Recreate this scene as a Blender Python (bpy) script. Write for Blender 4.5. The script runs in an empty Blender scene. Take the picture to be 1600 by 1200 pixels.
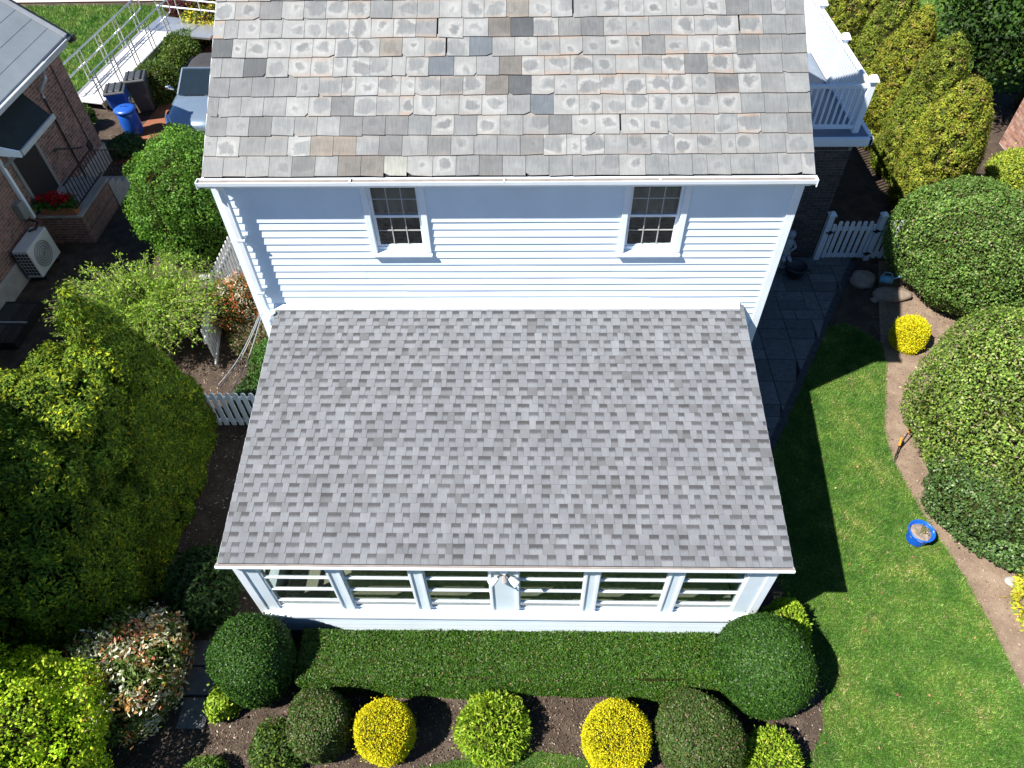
import bpy, math
import numpy as np
from mathutils import Vector, Matrix

# ------------------------------------------------------------------ camera, sky, sun, exposure
sc = bpy.context.scene
col = sc.collection
cam_d = bpy.data.cameras.new('camera'); cam = bpy.data.objects.new('camera', cam_d); col.objects.link(cam)
CAM = Vector((0.3305, -8.3298, 10.95))
RT = Vector((0.99971502, 0.01693216, -0.01682778)); UP = Vector((-0.00179715, 0.75629883, 0.65422385)); FW = Vector((-0.02380425, 0.65400717, -0.75611374))
mw = Matrix.Identity(4)
for i in range(3):
    mw[i][0] = RT[i]; mw[i][1] = UP[i]; mw[i][2] = -FW[i]; mw[i][3] = CAM[i]
cam.matrix_world = mw
cam_d.sensor_width = 36; cam_d.lens = 1115 / 1600 * 36; cam_d.clip_end = 1000; cam_d.clip_start = .1
sc.camera = cam

SUN = Vector((0.70, 0.36, -1.0)).normalized()          # direction the light travels
w = bpy.data.worlds.new('World'); sc.world = w; w.use_nodes = True
wn = w.node_tree; bg = wn.nodes['Background']
sky = wn.nodes.new('ShaderNodeTexSky'); sky.sky_type = 'NISHITA'; sky.sun_disc = False
sky.sun_elevation = math.asin(-SUN.z); sky.sun_rotation = math.atan2(-SUN.x, -SUN.y) % (2 * math.pi)
sky.dust_density = 0.0; sky.ozone_density = 10.0; sky.air_density = 1.0
wn.links.new(sky.outputs[0], bg.inputs[0]); bg.inputs[1].default_value = 0.05
sd = bpy.data.lights.new('sun', 'SUN'); sd.energy = 5.0; sd.angle = math.radians(.53); sd.color = (1, .955, .885)
so = bpy.data.objects.new('sun', sd); col.objects.link(so); so.rotation_euler = SUN.to_track_quat('-Z', 'Y').to_euler(); so.location = (-20, -12, 30)
vs = sc.view_settings; vs.view_transform = 'Standard'; vs.look = 'None'; vs.exposure = 1.2; vs.gamma = 1; vs.use_curve_mapping = False
sc.render.engine = 'CYCLES'; sc.cycles.max_bounces = 6; sc.cycles.transparent_max_bounces = 12; sc.cycles.use_denoising = True
R_ = np.random.default_rng

# ------------------------------------------------------------------ materials
MATS = {}
def nt(name):
    m = bpy.data.materials.new(name); m.use_nodes = True; MATS[name] = m
    t = m.node_tree; return m, t, t.nodes, t.links, t.nodes['Principled BSDF']
def sock(n, *names):
    for x in names:
        if x in n.inputs: return n.inputs[x]
def noise(N, L, vec, scale, detail=4, rough=.6):
    n = N.new('ShaderNodeTexNoise'); n.inputs['Scale'].default_value = scale; n.inputs['Detail'].default_value = detail; n.inputs['Roughness'].default_value = rough
    if vec is not None: L.new(vec, n.inputs['Vector'])
    return n.outputs['Fac']
def ramp(N, L, fac, stops):
    r = N.new('ShaderNodeValToRGB'); e = r.color_ramp.elements
    while len(e) < len(stops): e.new(.5)
    for i, (p, c) in enumerate(stops):
        e[i].position = p; e[i].color = (*c, 1) if len(c) == 3 else c
    L.new(fac, r.inputs[0]); return r.outputs[0]
def mix(N, L, fac, a, b, mode='MIX'):
    m = N.new('ShaderNodeMix'); m.data_type = 'RGBA'; m.blend_type = mode
    for s, v in ((m.inputs[0], fac), (m.inputs[6], a), (m.inputs[7], b)):
        if isinstance(v, (int, float)): s.default_value = v
        elif isinstance(v, tuple): s.default_value = (*v, 1)
        else: L.new(v, s)
    return m.outputs[2]
def math_(N, L, op, a, b=None, c=None, clamp=False):
    m = N.new('ShaderNodeMath'); m.operation = op; m.use_clamp = clamp
    for s, v in zip(m.inputs, (a, b, c)):
        if v is None: continue
        if isinstance(v, (int, float)): s.default_value = v
        else: L.new(v, s)
    return m.outputs[0]
def bump(N, L, bs, h, strength, dist=.01):
    b = N.new('ShaderNodeBump'); b.inputs['Strength'].default_value = strength; b.inputs['Distance'].default_value = dist
    L.new(h, b.inputs['Height']); L.new(b.outputs[0], bs.inputs['Normal'])
def pos(N): return N.new('ShaderNodeNewGeometry').outputs['Position']
def attr(N, name):
    a = N.new('ShaderNodeAttribute'); a.attribute_name = name; return a

def plain(name, c, rough=.5, metal=0, var=.12, scale=6, bmp=0, bscale=60, coat=0, spec=.5):
    m, t, N, L, B = nt(name)
    f = noise(N, L, pos(N), scale, 5)
    a = tuple(x * (1 - var) for x in c); b = tuple(min(1, x * (1 + var)) for x in c)
    L.new(ramp(N, L, f, [(.3, a), (.7, b)]), B.inputs['Base Color'])
    B.inputs['Roughness'].default_value = rough; B.inputs['Metallic'].default_value = metal
    B.inputs['Specular IOR Level'].default_value = spec
    if coat: B.inputs['Coat Weight'].default_value = coat
    if bmp: bump(N, L, B, noise(N, L, pos(N), bscale, 3), bmp)
    return m

plain('white_vinyl', (.68, .79, .88), .42, var=.06, scale=1.2, bmp=.15, bscale=5)
plain('white_paint', (.72, .785, .85), .45, var=.05, scale=3, bmp=.05, bscale=40)
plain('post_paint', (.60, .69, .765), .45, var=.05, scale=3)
plain('fence_vinyl', (.66, .70, .74), .4, var=.07, scale=5)
plain('old_fence', (.42, .41, .40), .55, var=.15, scale=7, bmp=.1)
plain('gutter_dirty', (.21, .185, .17), .7, var=.2, scale=5)
plain('aluminium', (.62, .63, .64), .35, .85, var=.08, scale=8)
plain('ramp_deck', (.55, .54, .54), .5, .1, var=.05, scale=10)
plain('black_iron', (.018, .018, .02), .5, .3, var=.2)
plain('black_plastic', (.022, .024, .027), .45, var=.2, bmp=.05)
plain('grey_plastic', (.045, .048, .052), .5, var=.15)
plain('blue_plastic', (.012, .075, .36), .38, var=.12)
plain('bright_blue', (.005, .09, .50), .35, var=.1)
plain('orange_plastic', (.75, .22, .01), .4)
plain('pale_blue_plastic', (.16, .36, .50), .45)
plain('car_paint', (.22, .29, .37), .25, .5, var=.03, coat=1)
plain('soft_top', (.025, .024, .026), .85, var=.2, bmp=.2, bscale=200)
plain('rubber', (.02, .02, .02), .8)
plain('dark_glass', (.012, .02, .026), .04, var=.1, spec=.8)
plain('chrome', (.7, .7, .72), .15, 1, var=.03)
plain('concrete', (.30, .28, .26), .9, var=.2, scale=4, bmp=.2, bscale=50)
plain('sidewalk_concrete', (.42, .37, .34), .9, var=.12, scale=2, bmp=.15, bscale=40)
plain('stone_grey', (.10, .10, .105), .85, var=.22, scale=7, bmp=.25, bscale=45)
plain('slab_dark', (.085, .09, .10), .8, var=.25, scale=5, bmp=.25, bscale=35)
plain('rock', (.24, .19, .15), .9, var=.3, scale=6, bmp=.6, bscale=14)
plain('statue_stone', (.34, .36, .38), .8, var=.2, scale=20, bmp=.3)
plain('terracotta', (.30, .11, .05), .8)
plain('bark', (.085, .06, .042), .95, var=.35, scale=18, bmp=.6, bscale=40)
plain('twig', (.16, .115, .08), .9, var=.3, scale=20)
plain('chair_wood', (.60, .20, .03), .45, var=.2, scale=10)
plain('porch_floor', (.34, .325, .25), .7, var=.15, scale=3)
plain('room_dark', (.035, .036, .04), .9, var=.2)
plain('blind', (.36, .36, .36), .8, var=.05)
plain('ac_case', (.52, .52, .50), .5, var=.06, scale=4)
plain('ac_grille', (.20, .20, .19), .6)
plain('awning_dark', (.012, .018, .018), .8, var=.25, bmp=.2)
plain('grey_roofing', (.25, .28, .31), .75, var=.1, scale=2, bmp=.2, bscale=60)
plain('light_trim', (.36, .38, .40), .6, var=.1, scale=4)
plain('mortar', (.22, .20, .185), .95, var=.15, bmp=.2)
plain('mortar_light', (.46, .38, .33), .95, var=.12, bmp=.2)
plain('felt', (.012, .012, .013), .95)
plain('door_dark', (.012, .012, .013), .5)
plain('red_leaf', (.16, .02, .02), .6)
plain('lamp_grey', (.35, .33, .32), .35, .3)
plain('deck_grey', (.16, .19, .24), .7, var=.08)

def glass(name, tint, fac):
    m, t, N, L, B = nt(name); N.remove(B)
    tr = N.new('ShaderNodeBsdfTransparent'); tr.inputs[0].default_value = (*tint, 1)
    gl = N.new('ShaderNodeBsdfGlossy'); gl.inputs['Roughness'].default_value = .015
    lw = N.new('ShaderNodeLayerWeight'); lw.inputs[0].default_value = .5
    fr = math_(N, L, 'MULTIPLY_ADD', math_(N, L, 'POWER', lw.outputs['Facing'], 4.0), .9, fac)
    mx = N.new('ShaderNodeMixShader'); L.new(fr, mx.inputs[0]); L.new(tr.outputs[0], mx.inputs[1]); L.new(gl.outputs[0], mx.inputs[2])
    L.new(mx.outputs[0], N['Material Output'].inputs[0]); return m
glass('pane_glass', (.80, .83, .82), .045)

def mat_slate():
    m, t, N, L, B = nt('slate')
    base = attr(N, 'Col').outputs['Color']; par = attr(N, 'Par')
    sep = N.new('ShaderNodeSeparateColor'); L.new(par.outputs['Color'], sep.inputs[0])
    pale, rust, rnd = sep.outputs[0], sep.outputs[1], sep.outputs[2]
    uv = N.new('ShaderNodeUVMap'); uv.uv_map = 'UVMap'
    sx = N.new('ShaderNodeSeparateXYZ'); L.new(uv.outputs[0], sx.inputs[0])
    rn2 = math_(N, L, 'FRACT', math_(N, L, 'MULTIPLY', rnd, 7.31)); rn3 = math_(N, L, 'FRACT', math_(N, L, 'MULTIPLY', rnd, 17.7))
    ox = math_(N, L, 'MULTIPLY_ADD', rn2, .34, .36); oy = math_(N, L, 'MULTIPLY_ADD', rn3, .34, .38)
    dx = math_(N, L, 'ABSOLUTE', math_(N, L, 'SUBTRACT', sx.outputs[0], ox)); dy = math_(N, L, 'ABSOLUTE', math_(N, L, 'SUBTRACT', sx.outputs[1], oy)); dye = math_(N, L, 'ABSOLUTE', math_(N, L, 'SUBTRACT', sx.outputs[1], .5))
    d = math_(N, L, 'MULTIPLY', math_(N, L, 'POWER', math_(N, L, 'ADD', math_(N, L, 'POWER', dx, 2.6), math_(N, L, 'POWER', dy, 2.6)), 1 / 2.6), 2)
    n1 = noise(N, L, pos(N), 5.5, 5, .55)
    dn = math_(N, L, 'ADD', d, math_(N, L, 'MULTIPLY', math_(N, L, 'SUBTRACT', n1, .5), 2.1))
    dn = math_(N, L, 'ADD', dn, math_(N, L, 'MULTIPLY', math_(N, L, 'SUBTRACT', rnd, .5), .75))
    halo = ramp(N, L, dn, [(.38, (0, 0, 0)), (.66, (.85, .85, .85)), (.82, (.75, .75, .75)), (1.0, (.5, .5, .5))])
    hf = math_(N, L, 'MULTIPLY', halo, pale, clamp=True)
    streak = N.new('ShaderNodeMapping'); L.new(pos(N), streak.inputs[0]); streak.inputs['Rotation'].default_value = (0, 0, .6); streak.inputs['Scale'].default_value = (30, 4, 4)
    st = noise(N, L, streak.outputs[0], 1.5, 4)
    c = mix(N, L, 1.0, base, ramp(N, L, st, [(.25, (.82, .82, .82)), (.75, (1.15, 1.15, 1.15))]), 'MULTIPLY')
    nb_ = noise(N, L, pos(N), 3.1, 5, .6)
    c = mix(N, L, 1.0, c, ramp(N, L, nb_, [(.3, (.84, .85, .86)), (.5, (1, 1, 1)), (.7, (1.28, 1.27, 1.24))]), 'MULTIPLY')
    hf = math_(N, L, 'MULTIPLY', hf, ramp(N, L, noise(N, L, pos(N), 11, 4, .6), [(.3, (.45, .45, .45)), (.55, (1, 1, 1))]), clamp=True)
    c = mix(N, L, hf, c, (.295, .299, .292))
    n2 = noise(N, L, pos(N), 17, 6, .7)
    edge = math_(N, L, 'MULTIPLY', ramp(N, L, math_(N, L, 'ADD', math_(N, L, 'MULTIPLY', dye, 1.1), math_(N, L, 'MULTIPLY', n2, .8)), [(.72, (0, 0, 0)), (.9, (1, 1, 1))]), rust, clamp=True)
    c = mix(N, L, math_(N, L, 'MULTIPLY', edge, .7), c, (.265, .20, .155))
    spots = math_(N, L, 'MULTIPLY', ramp(N, L, noise(N, L, pos(N), 60, 3), [(.62, (0, 0, 0)), (.7, (1, 1, 1))]), rust, clamp=True)
    c = mix(N, L, math_(N, L, 'MULTIPLY', spots, .5), c, (.16, .09, .05))
    L.new(c, B.inputs['Base Color']); B.inputs['Roughness'].default_value = .62; B.inputs['Specular IOR Level'].default_value = .35
    bump(N, L, B, math_(N, L, 'ADD', n1, st), .35, .006)
mat_slate()

def mat_shingle():
    m, t, N, L, B = nt('shingle')
    base = attr(N, 'Col').outputs['Color']; par = attr(N, 'Par')
    sep = N.new('ShaderNodeSeparateColor'); L.new(par.outputs['Color'], sep.inputs[0])
    uv = N.new('ShaderNodeUVMap'); uv.uv_map = 'UVMap'
    sx = N.new('ShaderNodeSeparateXYZ'); L.new(uv.outputs[0], sx.inputs[0])
    f = math_(N, L, 'ADD', sx.outputs[1], math_(N, L, 'MULTIPLY', math_(N, L, 'SUBTRACT', noise(N, L, pos(N), 40, 3), .5), .35))
    band = math_(N, L, 'MULTIPLY', ramp(N, L, f, [(.42, (0, 0, 0)), (.66, (1, 1, 1))]), sep.outputs[0], clamp=True)
    c = mix(N, L, band, base, (.055, .055, .058))
    stm = N.new('ShaderNodeMapping'); L.new(pos(N), stm.inputs[0]); stm.inputs['Scale'].default_value = (5, .35, .35)
    c = mix(N, L, 1.0, c, ramp(N, L, noise(N, L, stm.outputs[0], 1, 5, .65), [(.3, (.9, .9, .9)), (.7, (1.08, 1.08, 1.08))]), 'MULTIPLY')
    g = noise(N, L, pos(N), 260, 2, .8); g2 = noise(N, L, pos(N), 2.2, 4)
    c = mix(N, L, 1.0, c, ramp(N, L, g, [(.3, (.6, .6, .6)), (.7, (1.4, 1.4, 1.4))]), 'MULTIPLY')
    c = mix(N, L, 1.0, c, ramp(N, L, g2, [(.3, (.9, .9, .9)), (.7, (1.1, 1.1, 1.1))]), 'MULTIPLY')
    L.new(c, B.inputs['Base Color']); B.inputs['Roughness'].default_value = .92; B.inputs['Specular IOR Level'].default_value = .25
    bump(N, L, B, g, .5, .004)
mat_shingle()

def mat_leaf(name, gloss=.45, trans=.3, spec=.4):
    m, t, N, L, B = nt(name)
    c = attr(N, 'Col').outputs['Color']
    L.new(c, B.inputs['Base Color']); B.inputs['Roughness'].default_value = gloss; B.inputs['Specular IOR Level'].default_value = spec
    tr = N.new('ShaderNodeBsdfTranslucent'); L.new(mix(N, L, 1.0, c, (1.1, 1.25, .55), 'MULTIPLY'), tr.inputs[0])
    mx = N.new('ShaderNodeMixShader'); mx.inputs[0].default_value = trans
    L.new(B.outputs[0], mx.inputs[1]); L.new(tr.outputs[0], mx.inputs[2]); L.new(mx.outputs[0], N['Material Output'].inputs[0])
mat_leaf('leaf', .55, .32, .25); mat_leaf('leaf_glossy', .45, .22, .24); mat_leaf('needle', .75, .12, .1); mat_leaf('blade', .6, .3, .25)
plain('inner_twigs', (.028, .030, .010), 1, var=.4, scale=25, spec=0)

def mat_ground(name, stops, scale, bmp=.5, bscale=30, rough=.95, fine=60):
    m, t, N, L, B = nt(name)
    f = math_(N, L, 'ADD', math_(N, L, 'MULTIPLY', noise(N, L, pos(N), scale, 7, .65), .65), math_(N, L, 'MULTIPLY', noise(N, L, pos(N), fine, 3, .7), .35))
    L.new(ramp(N, L, f, stops), B.inputs['Base Color']); B.inputs['Roughness'].default_value = rough; B.inputs['Specular IOR Level'].default_value = .2
    bump(N, L, B, noise(N, L, pos(N), bscale, 5, .7), bmp, .03)
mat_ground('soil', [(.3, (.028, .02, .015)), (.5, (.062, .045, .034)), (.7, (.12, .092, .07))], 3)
mat_ground('dirt_path', [(.3, (.11, .078, .055)), (.5, (.20, .145, .105)), (.7, (.29, .225, .165))], 2.5)
mat_ground('turf', [(.3, (.025, .07, .008)), (.5, (.055, .125, .014)), (.72, (.13, .16, .035))], 1.1, bmp=.8, bscale=45)
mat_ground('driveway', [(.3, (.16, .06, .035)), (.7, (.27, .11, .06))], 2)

def mat_grass():
    m, t, N, L, B = nt('grass_blade')
    c = attr(N, 'Col').outputs['Color']
    f = noise(N, L, pos(N), 1.3, 6, .62); f2 = noise(N, L, pos(N), 3.6, 4, .6)
    k = ramp(N, L, f, [(.34, (.5, .68, .65)), (.48, (.95, .98, 1)), (.56, (1.15, 1.05, 1.1)), (.68, (1.9, 1.25, 1.9))])
    k2 = ramp(N, L, f2, [(.33, (.62, .74, .75)), (.5, (.98, 1.0, 1.0)), (.6, (1.15, 1.1, 1.1)), (.74, (1.95, 1.4, 1.9))])
    c = mix(N, L, 1.0, mix(N, L, 1.0, c, k, 'MULTIPLY'), k2, 'MULTIPLY')
    L.new(c, B.inputs['Base Color']); B.inputs['Roughness'].default_value = .55; B.inputs['Specular IOR Level'].default_value = .25
    tr = N.new('ShaderNodeBsdfTranslucent'); L.new(c, tr.inputs[0]); mx = N.new('ShaderNodeMixShader'); mx.inputs[0].default_value = .3
    L.new(B.outputs[0], mx.inputs[1]); L.new(tr.outputs[0], mx.inputs[2]); L.new(mx.outputs[0], N['Material Output'].inputs[0])
mat_grass()

def mat_brick(name, c1, c2, mortar, axis):
    m, t, N, L, B = nt(name)
    s = N.new('ShaderNodeSeparateXYZ'); L.new(pos(N), s.inputs[0]); cb = N.new('ShaderNodeCombineXYZ')
    L.new(s.outputs[axis], cb.inputs[0]); L.new(s.outputs[2], cb.inputs[1])
    b = N.new('ShaderNodeTexBrick'); L.new(cb.outputs[0], b.inputs['Vector'])
    for k, v in (('Color1', c1), ('Color2', c2), ('Mortar', mortar)): b.inputs[k].default_value = (*v, 1)
    b.inputs['Scale'].default_value = 1; b.inputs['Brick Width'].default_value = .21; b.inputs['Row Height'].default_value = .075; b.inputs['Mortar Size'].default_value = .007
    b.inputs['Bias'].default_value = 0
    f = noise(N, L, pos(N), 9, 5)
    L.new(mix(N, L, 1.0, b.outputs[0], ramp(N, L, f, [(.3, (.65, .65, .65)), (.7, (1.3, 1.3, 1.3))]), 'MULTIPLY'), B.inputs['Base Color'])
    B.inputs['Roughness'].default_value = .9
    iv = math_(N, L, 'SUBTRACT', 1, b.outputs['Fac']); bump(N, L, B, iv, .8, .01)
mat_brick('brick_far', (.25, .12, .09), (.13, .065, .05), (.27, .24, .22), 1)
mat_brick('brick_far_x', (.25, .12, .09), (.13, .065, .05), (.27, .24, .22), 0)

def mat_piece(name, rough=.9):
    m, t, N, L, B = nt(name)
    c = attr(N, 'Col').outputs['Color']
    f = noise(N, L, pos(N), 14, 5)
    L.new(mix(N, L, 1.0, c, ramp(N, L, f, [(.3, (.7, .7, .7)), (.7, (1.25, 1.25, 1.25))]), 'MULTIPLY'), B.inputs['Base Color'])
    B.inputs['Roughness'].default_value = rough
    bump(N, L, B, noise(N, L, pos(N), 50, 4), .3, .006)
mat_piece('piece'); mat_piece('chip', .95)

# ------------------------------------------------------------------ object helpers
def thing(name, label, cat, loc=(0, 0, 0), group=None):
    o = bpy.data.objects.new(name, None); col.objects.link(o); o.location = loc; o.empty_display_size = .2
    o['label'] = label; o['category'] = cat
    if group: o['group'] = group
    return o
def tag(o, label=None, cat=None, group=None, kind=None):
    if label: o['label'] = label
    if cat: o['category'] = cat
    if group: o['group'] = group
    if kind: o['kind'] = kind
    return o
WL = {}
def world_loc(o):
    v = Vector((0, 0, 0))
    while o is not None: v += o.location; o = o.parent
    return v
def link(name, me, mat, parent=None, loc=None):
    o = bpy.data.objects.new(name, me); col.objects.link(o)
    for m in (mat if isinstance(mat, (list, tuple)) else [mat]):
        if m and len(o.data.materials) < (len(mat) if isinstance(mat, (list, tuple)) else 1): o.data.materials.append(MATS[m])
    if parent is not None: o.parent = parent
    if loc is not None: o.location = loc
    return o

class MB:
    """mesh builder in world coordinates"""
    def __init__(s): s.v = []; s.f = []; s.c = []; s.p = []; s.uv = []; s.smooth = False
    def hexa(s, P, c=None, p=None, uv=None):
        n = len(s.v); s.v += [tuple(q) for q in P]
        s.f += [(n, n+3, n+2, n+1), (n+4, n+5, n+6, n+7), (n, n+1, n+5, n+4), (n+1, n+2, n+6, n+5), (n+2, n+3, n+7, n+6), (n+3, n, n+4, n+7)]
        s.c += [c or (1, 1, 1)] * 8; s.p += [p or (0, 0, 0)] * 8; s.uv += list(uv) if uv else [(0, 0)] * 8
        return s
    def box(s, x0, x1, y0, y1, z0, z1, c=None):
        return s.hexa([(x0, y0, z0), (x1, y0, z0), (x1, y1, z0), (x0, y1, z0), (x0, y0, z1), (x1, y0, z1), (x1, y1, z1), (x0, y1, z1)], c)
    def bar(s, a, b, w, h, up=(0, 0, 1), c=None):
        a = Vector(a); b = Vector(b); d = (b - a).normalized(); u = Vector(up); x = d.cross(u)
        if x.length < 1e-4: x = Vector((1, 0, 0))
        x.normalize(); u = x.cross(d); x = x * w / 2; u = u * h / 2
        return s.hexa([a - x - u, a + x - u, b + x - u, b - x - u, a - x + u, a + x + u, b + x + u, b - x + u], c)
    def tube(s, path, r, n=8, c=None, cap=True):
        path = [Vector(q) for q in path]; k0 = len(s.v); rr = r if isinstance(r, (list, tuple)) else [r] * len(path)
        for i, q in enumerate(path):
            d = (path[min(i + 1, len(path) - 1)] - path[max(i - 1, 0)]).normalized()
            x = d.cross(Vector((0, 0, 1)) if abs(d.z) < .95 else Vector((1, 0, 0))).normalized(); y = d.cross(x)
            for j in range(n):
                a = 2 * math.pi * j / n; s.v.append(tuple(q + (x * math.cos(a) + y * math.sin(a)) * rr[i]))
        for i in range(len(path) - 1):
            for j in range(n):
                a = k0 + i * n + j; b = k0 + i * n + (j + 1) % n; s.f.append((a, b, b + n, a + n))
        if cap:
            s.f.append(tuple(k0 + j for j in reversed(range(n)))); s.f.append(tuple(k0 + (len(path) - 1) * n + j for j in range(n)))
        m = len(path) * n; s.c += [c or (1, 1, 1)] * m; s.p += [(0, 0, 0)] * m; s.uv += [(0, 0)] * m; return s
    def lathe(s, prof, loc, n=20, c=None, sx=1, sy=1):
        k0 = len(s.v); loc = Vector(loc)
        for r, z in prof:
            for j in range(n):
                a = 2 * math.pi * j / n; s.v.append((loc.x + r * sx * math.cos(a), loc.y + r * sy * math.sin(a), loc.z + z))
        for i in range(len(prof) - 1):
            for j in range(n):
                a = k0 + i * n + j; b = k0 + i * n + (j + 1) % n; s.f.append((a, b, b + n, a + n))
        if prof[0][0] > 1e-4: s.f.append(tuple(k0 + j for j in reversed(range(n))))
        if prof[-1][0] > 1e-4: s.f.append(tuple(k0 + (len(prof) - 1) * n + j for j in range(n)))
        m = len(prof) * n; s.c += [c or (1, 1, 1)] * m; s.p += [(0, 0, 0)] * m; s.uv += [(0, 0)] * m; return s
    def prism(s, poly, d, c=None):
        """poly: list of 3D points, extruded by vector d"""
        k = len(s.v); n = len(poly); d = Vector(d)
        s.v += [tuple(Vector(q)) for q in poly] + [tuple(Vector(q) + d) for q in poly]
        s.f.append(tuple(reversed(range(k, k + n)))); s.f.append(tuple(range(k + n, k + 2 * n)))
        s.f += [(k + i, k + (i + 1) % n, k + n + (i + 1) % n, k + n + i) for i in range(n)]
        s.c += [c or (1, 1, 1)] * 2 * n; s.p += [(0, 0, 0)] * 2 * n; s.uv += [(0, 0)] * 2 * n; return s
    def grid(s, fn, nu, nv, c=None):
        k = len(s.v)
        for i in range(nu + 1):
            for j in range(nv + 1): s.v.append(tuple(fn(i / nu, j / nv)))
        for i in range(nu):
            for j in range(nv):
                a = k + i * (nv + 1) + j; s.f.append((a, a + 1, a + nv + 2, a + nv + 1))
        m = (nu + 1) * (nv + 1); s.c += [c or (1, 1, 1)] * m; s.p += [(0, 0, 0)] * m; s.uv += [(0, 0)] * m; return s
    def build(s, name, mat, parent=None, smooth=False, bevel=0, attrs=False, origin=None):
        base = world_loc(parent) if parent is not None else Vector((0, 0, 0))
        V = np.array(s.v, float)
        lo = Vector((V[:, 0].mean(), V[:, 1].mean(), V[:, 2].min())) if origin is None else Vector(origin)
        V = V - np.array(lo)
        me = bpy.data.meshes.new(name); me.from_pydata(V.tolist(), [], s.f); 
        if attrs:
            a = me.attributes.new('Col', 'FLOAT_COLOR', 'POINT'); a.data.foreach_set('color', np.c_[np.array(s.c, float), np.ones(len(s.c))].ravel())
            a = me.attributes.new('Par', 'FLOAT_COLOR', 'POINT'); a.data.foreach_set('color', np.c_[np.array(s.p, float), np.ones(len(s.p))].ravel())
            u = me.uv_layers.new(name='UVMap'); li = np.zeros(len(me.loops), int); me.loops.foreach_get('vertex_index', li)
            u.data.foreach_set('uv', np.array(s.uv, float)[li].ravel())
        if smooth: me.shade_smooth()
        o = link(name, me, mat, parent, lo - base)
        if bevel:
            b = o.modifiers.new('bevel', 'BEVEL'); b.width = bevel; b.segments = 2; b.limit_method = 'ANGLE'
        return o
def part(name, mat, parent, *boxes, bevel=0):
    m = MB()
    for b in boxes: m.box(*b)
    return m.build(name, mat, parent, bevel=bevel)
def sheet(name, poly, z, mat, thick=0):
    """flat polygon"""
    me = bpy.data.meshes.new(name); n = len(poly)
    me.from_pydata([(x, y, z) for x, y in poly], [], [tuple(range(n))])
    if me.polygons[0].normal.z < 0: me.flip_normals()
    o = link(name, me, mat); o['kind'] = 'structure'; return o

def tri_mesh(name, V, F, C, mat, parent, extra=None):
    """V (n,3) world, F (m,3), C (n,3); extra: (verts, faces) of a core with second material"""
    base = np.array(world_loc(parent)) if parent is not None else np.zeros(3)
    mi = np.zeros(len(F), np.int32)
    if extra is not None:
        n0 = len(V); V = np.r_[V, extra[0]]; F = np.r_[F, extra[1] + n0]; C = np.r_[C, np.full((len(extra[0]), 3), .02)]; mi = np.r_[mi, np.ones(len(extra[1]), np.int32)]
    V = (V - base).astype(np.float32)
    me = bpy.data.meshes.new(name)
    me.vertices.add(len(V)); me.vertices.foreach_set('co', V.ravel())
    me.loops.add(len(F) * 3); me.loops.foreach_set('vertex_index', F.astype(np.int32).ravel())
    me.polygons.add(len(F)); me.polygons.foreach_set('loop_start', np.arange(0, len(F) * 3, 3, dtype=np.int32))
    me.polygons.foreach_set('material_index', mi)
    a = me.attributes.new('Col', 'FLOAT_COLOR', 'POINT'); a.data.foreach_set('color', np.c_[C, np.ones(len(C))].astype(np.float32).ravel())
    me.update(calc_edges=True)
    return link(name, me, mat, parent)

# ------------------------------------------------------------------ foliage
def unit(a): return a / (np.linalg.norm(a, axis=-1, keepdims=True) + 1e-9)
def lump_fn(seed, amp, freq):
    r = R_(seed + 999); K = r.normal(size=(9, 3)) * freq; ph = r.uniform(0, 6.28, 9)
    K2 = r.normal(size=(4, 3)) * freq * .4; p2 = r.uniform(0, 6.28, 4)
    return lambda P: amp * (np.sum(np.cos(P @ K.T + ph), -1) / 3 + .55 * np.sum(np.cos(P @ K2.T + p2), -1))
def leaves(r, P, Nn, L, W, spread, up=0, mode='face', jit=.35):
    n = len(P); rv = r.normal(size=(n, 3))
    L = L * (1 + jit * r.uniform(-1, 1, (n, 1))); W = W * (1 + jit * r.uniform(-1, 1, (n, 1)))
    if mode == 'face':          # blade faces outwards
        nn = unit(Nn + rv * spread + np.array([0, 0, up])); ax = unit(np.cross(nn, r.normal(size=(n, 3))))
    else:                       # blade points outwards / upwards
        ax = unit(Nn + rv * spread + np.array([0, 0, up])); nn = unit(np.cross(ax, r.normal(size=(n, 3))))
    sd = np.cross(ax, nn); b = P - ax * L * .4
    V = np.stack([b, b + ax * L * .5 + sd * W / 2 - nn * W * .12, b + ax * L, b + ax * L * .5 - sd * W / 2 - nn * W * .12], 1).reshape(-1, 3)
    i = np.arange(n)[:, None] * 4
    F = np.stack([i + [[0, 1, 2]], i + [[0, 2, 3]]], 1).reshape(-1, 3)
    return V, F
FG = 1.5
def pal(r, n, palette, var=.18):
    c = np.array([p[0] for p in palette]); w_ = np.array([p[1] for p in palette], float); k = r.choice(len(c), n, p=w_ / w_.sum())
    return np.clip(c[k] * (1 + var * r.normal(size=(n, 1))) * (1 + .06 * r.normal(size=(n, 3))), .002, 1)
def prof_super(rx, rz, e=2., lo=-.75):
    out = []
    for a in np.linspace(lo * math.pi / 2, math.pi / 2, 26):
        ca, sa = max(math.cos(a), 0), math.sin(a); k = (ca ** e + abs(sa) ** e) ** (-1 / e)
        out.append((rx * ca * k, rz * sa * k))
    z0 = out[0][1]; return [(a, b - z0) for a, b in out]
def prof_cone(rx, h, tip=.12, belly=.3, point=1.0):
    out = []
    for t in np.linspace(0, 1, 26):
        if t < belly: k = .82 + .18 * math.sin(t / belly * math.pi / 2)
        else: q = (t - belly) / (1 - belly); k = max((1 - q ** (1.4 / point + .4)), 0) ** (.78 if point < 1.2 else .9)
        out.append((rx * k, h * t))
    return out
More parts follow.
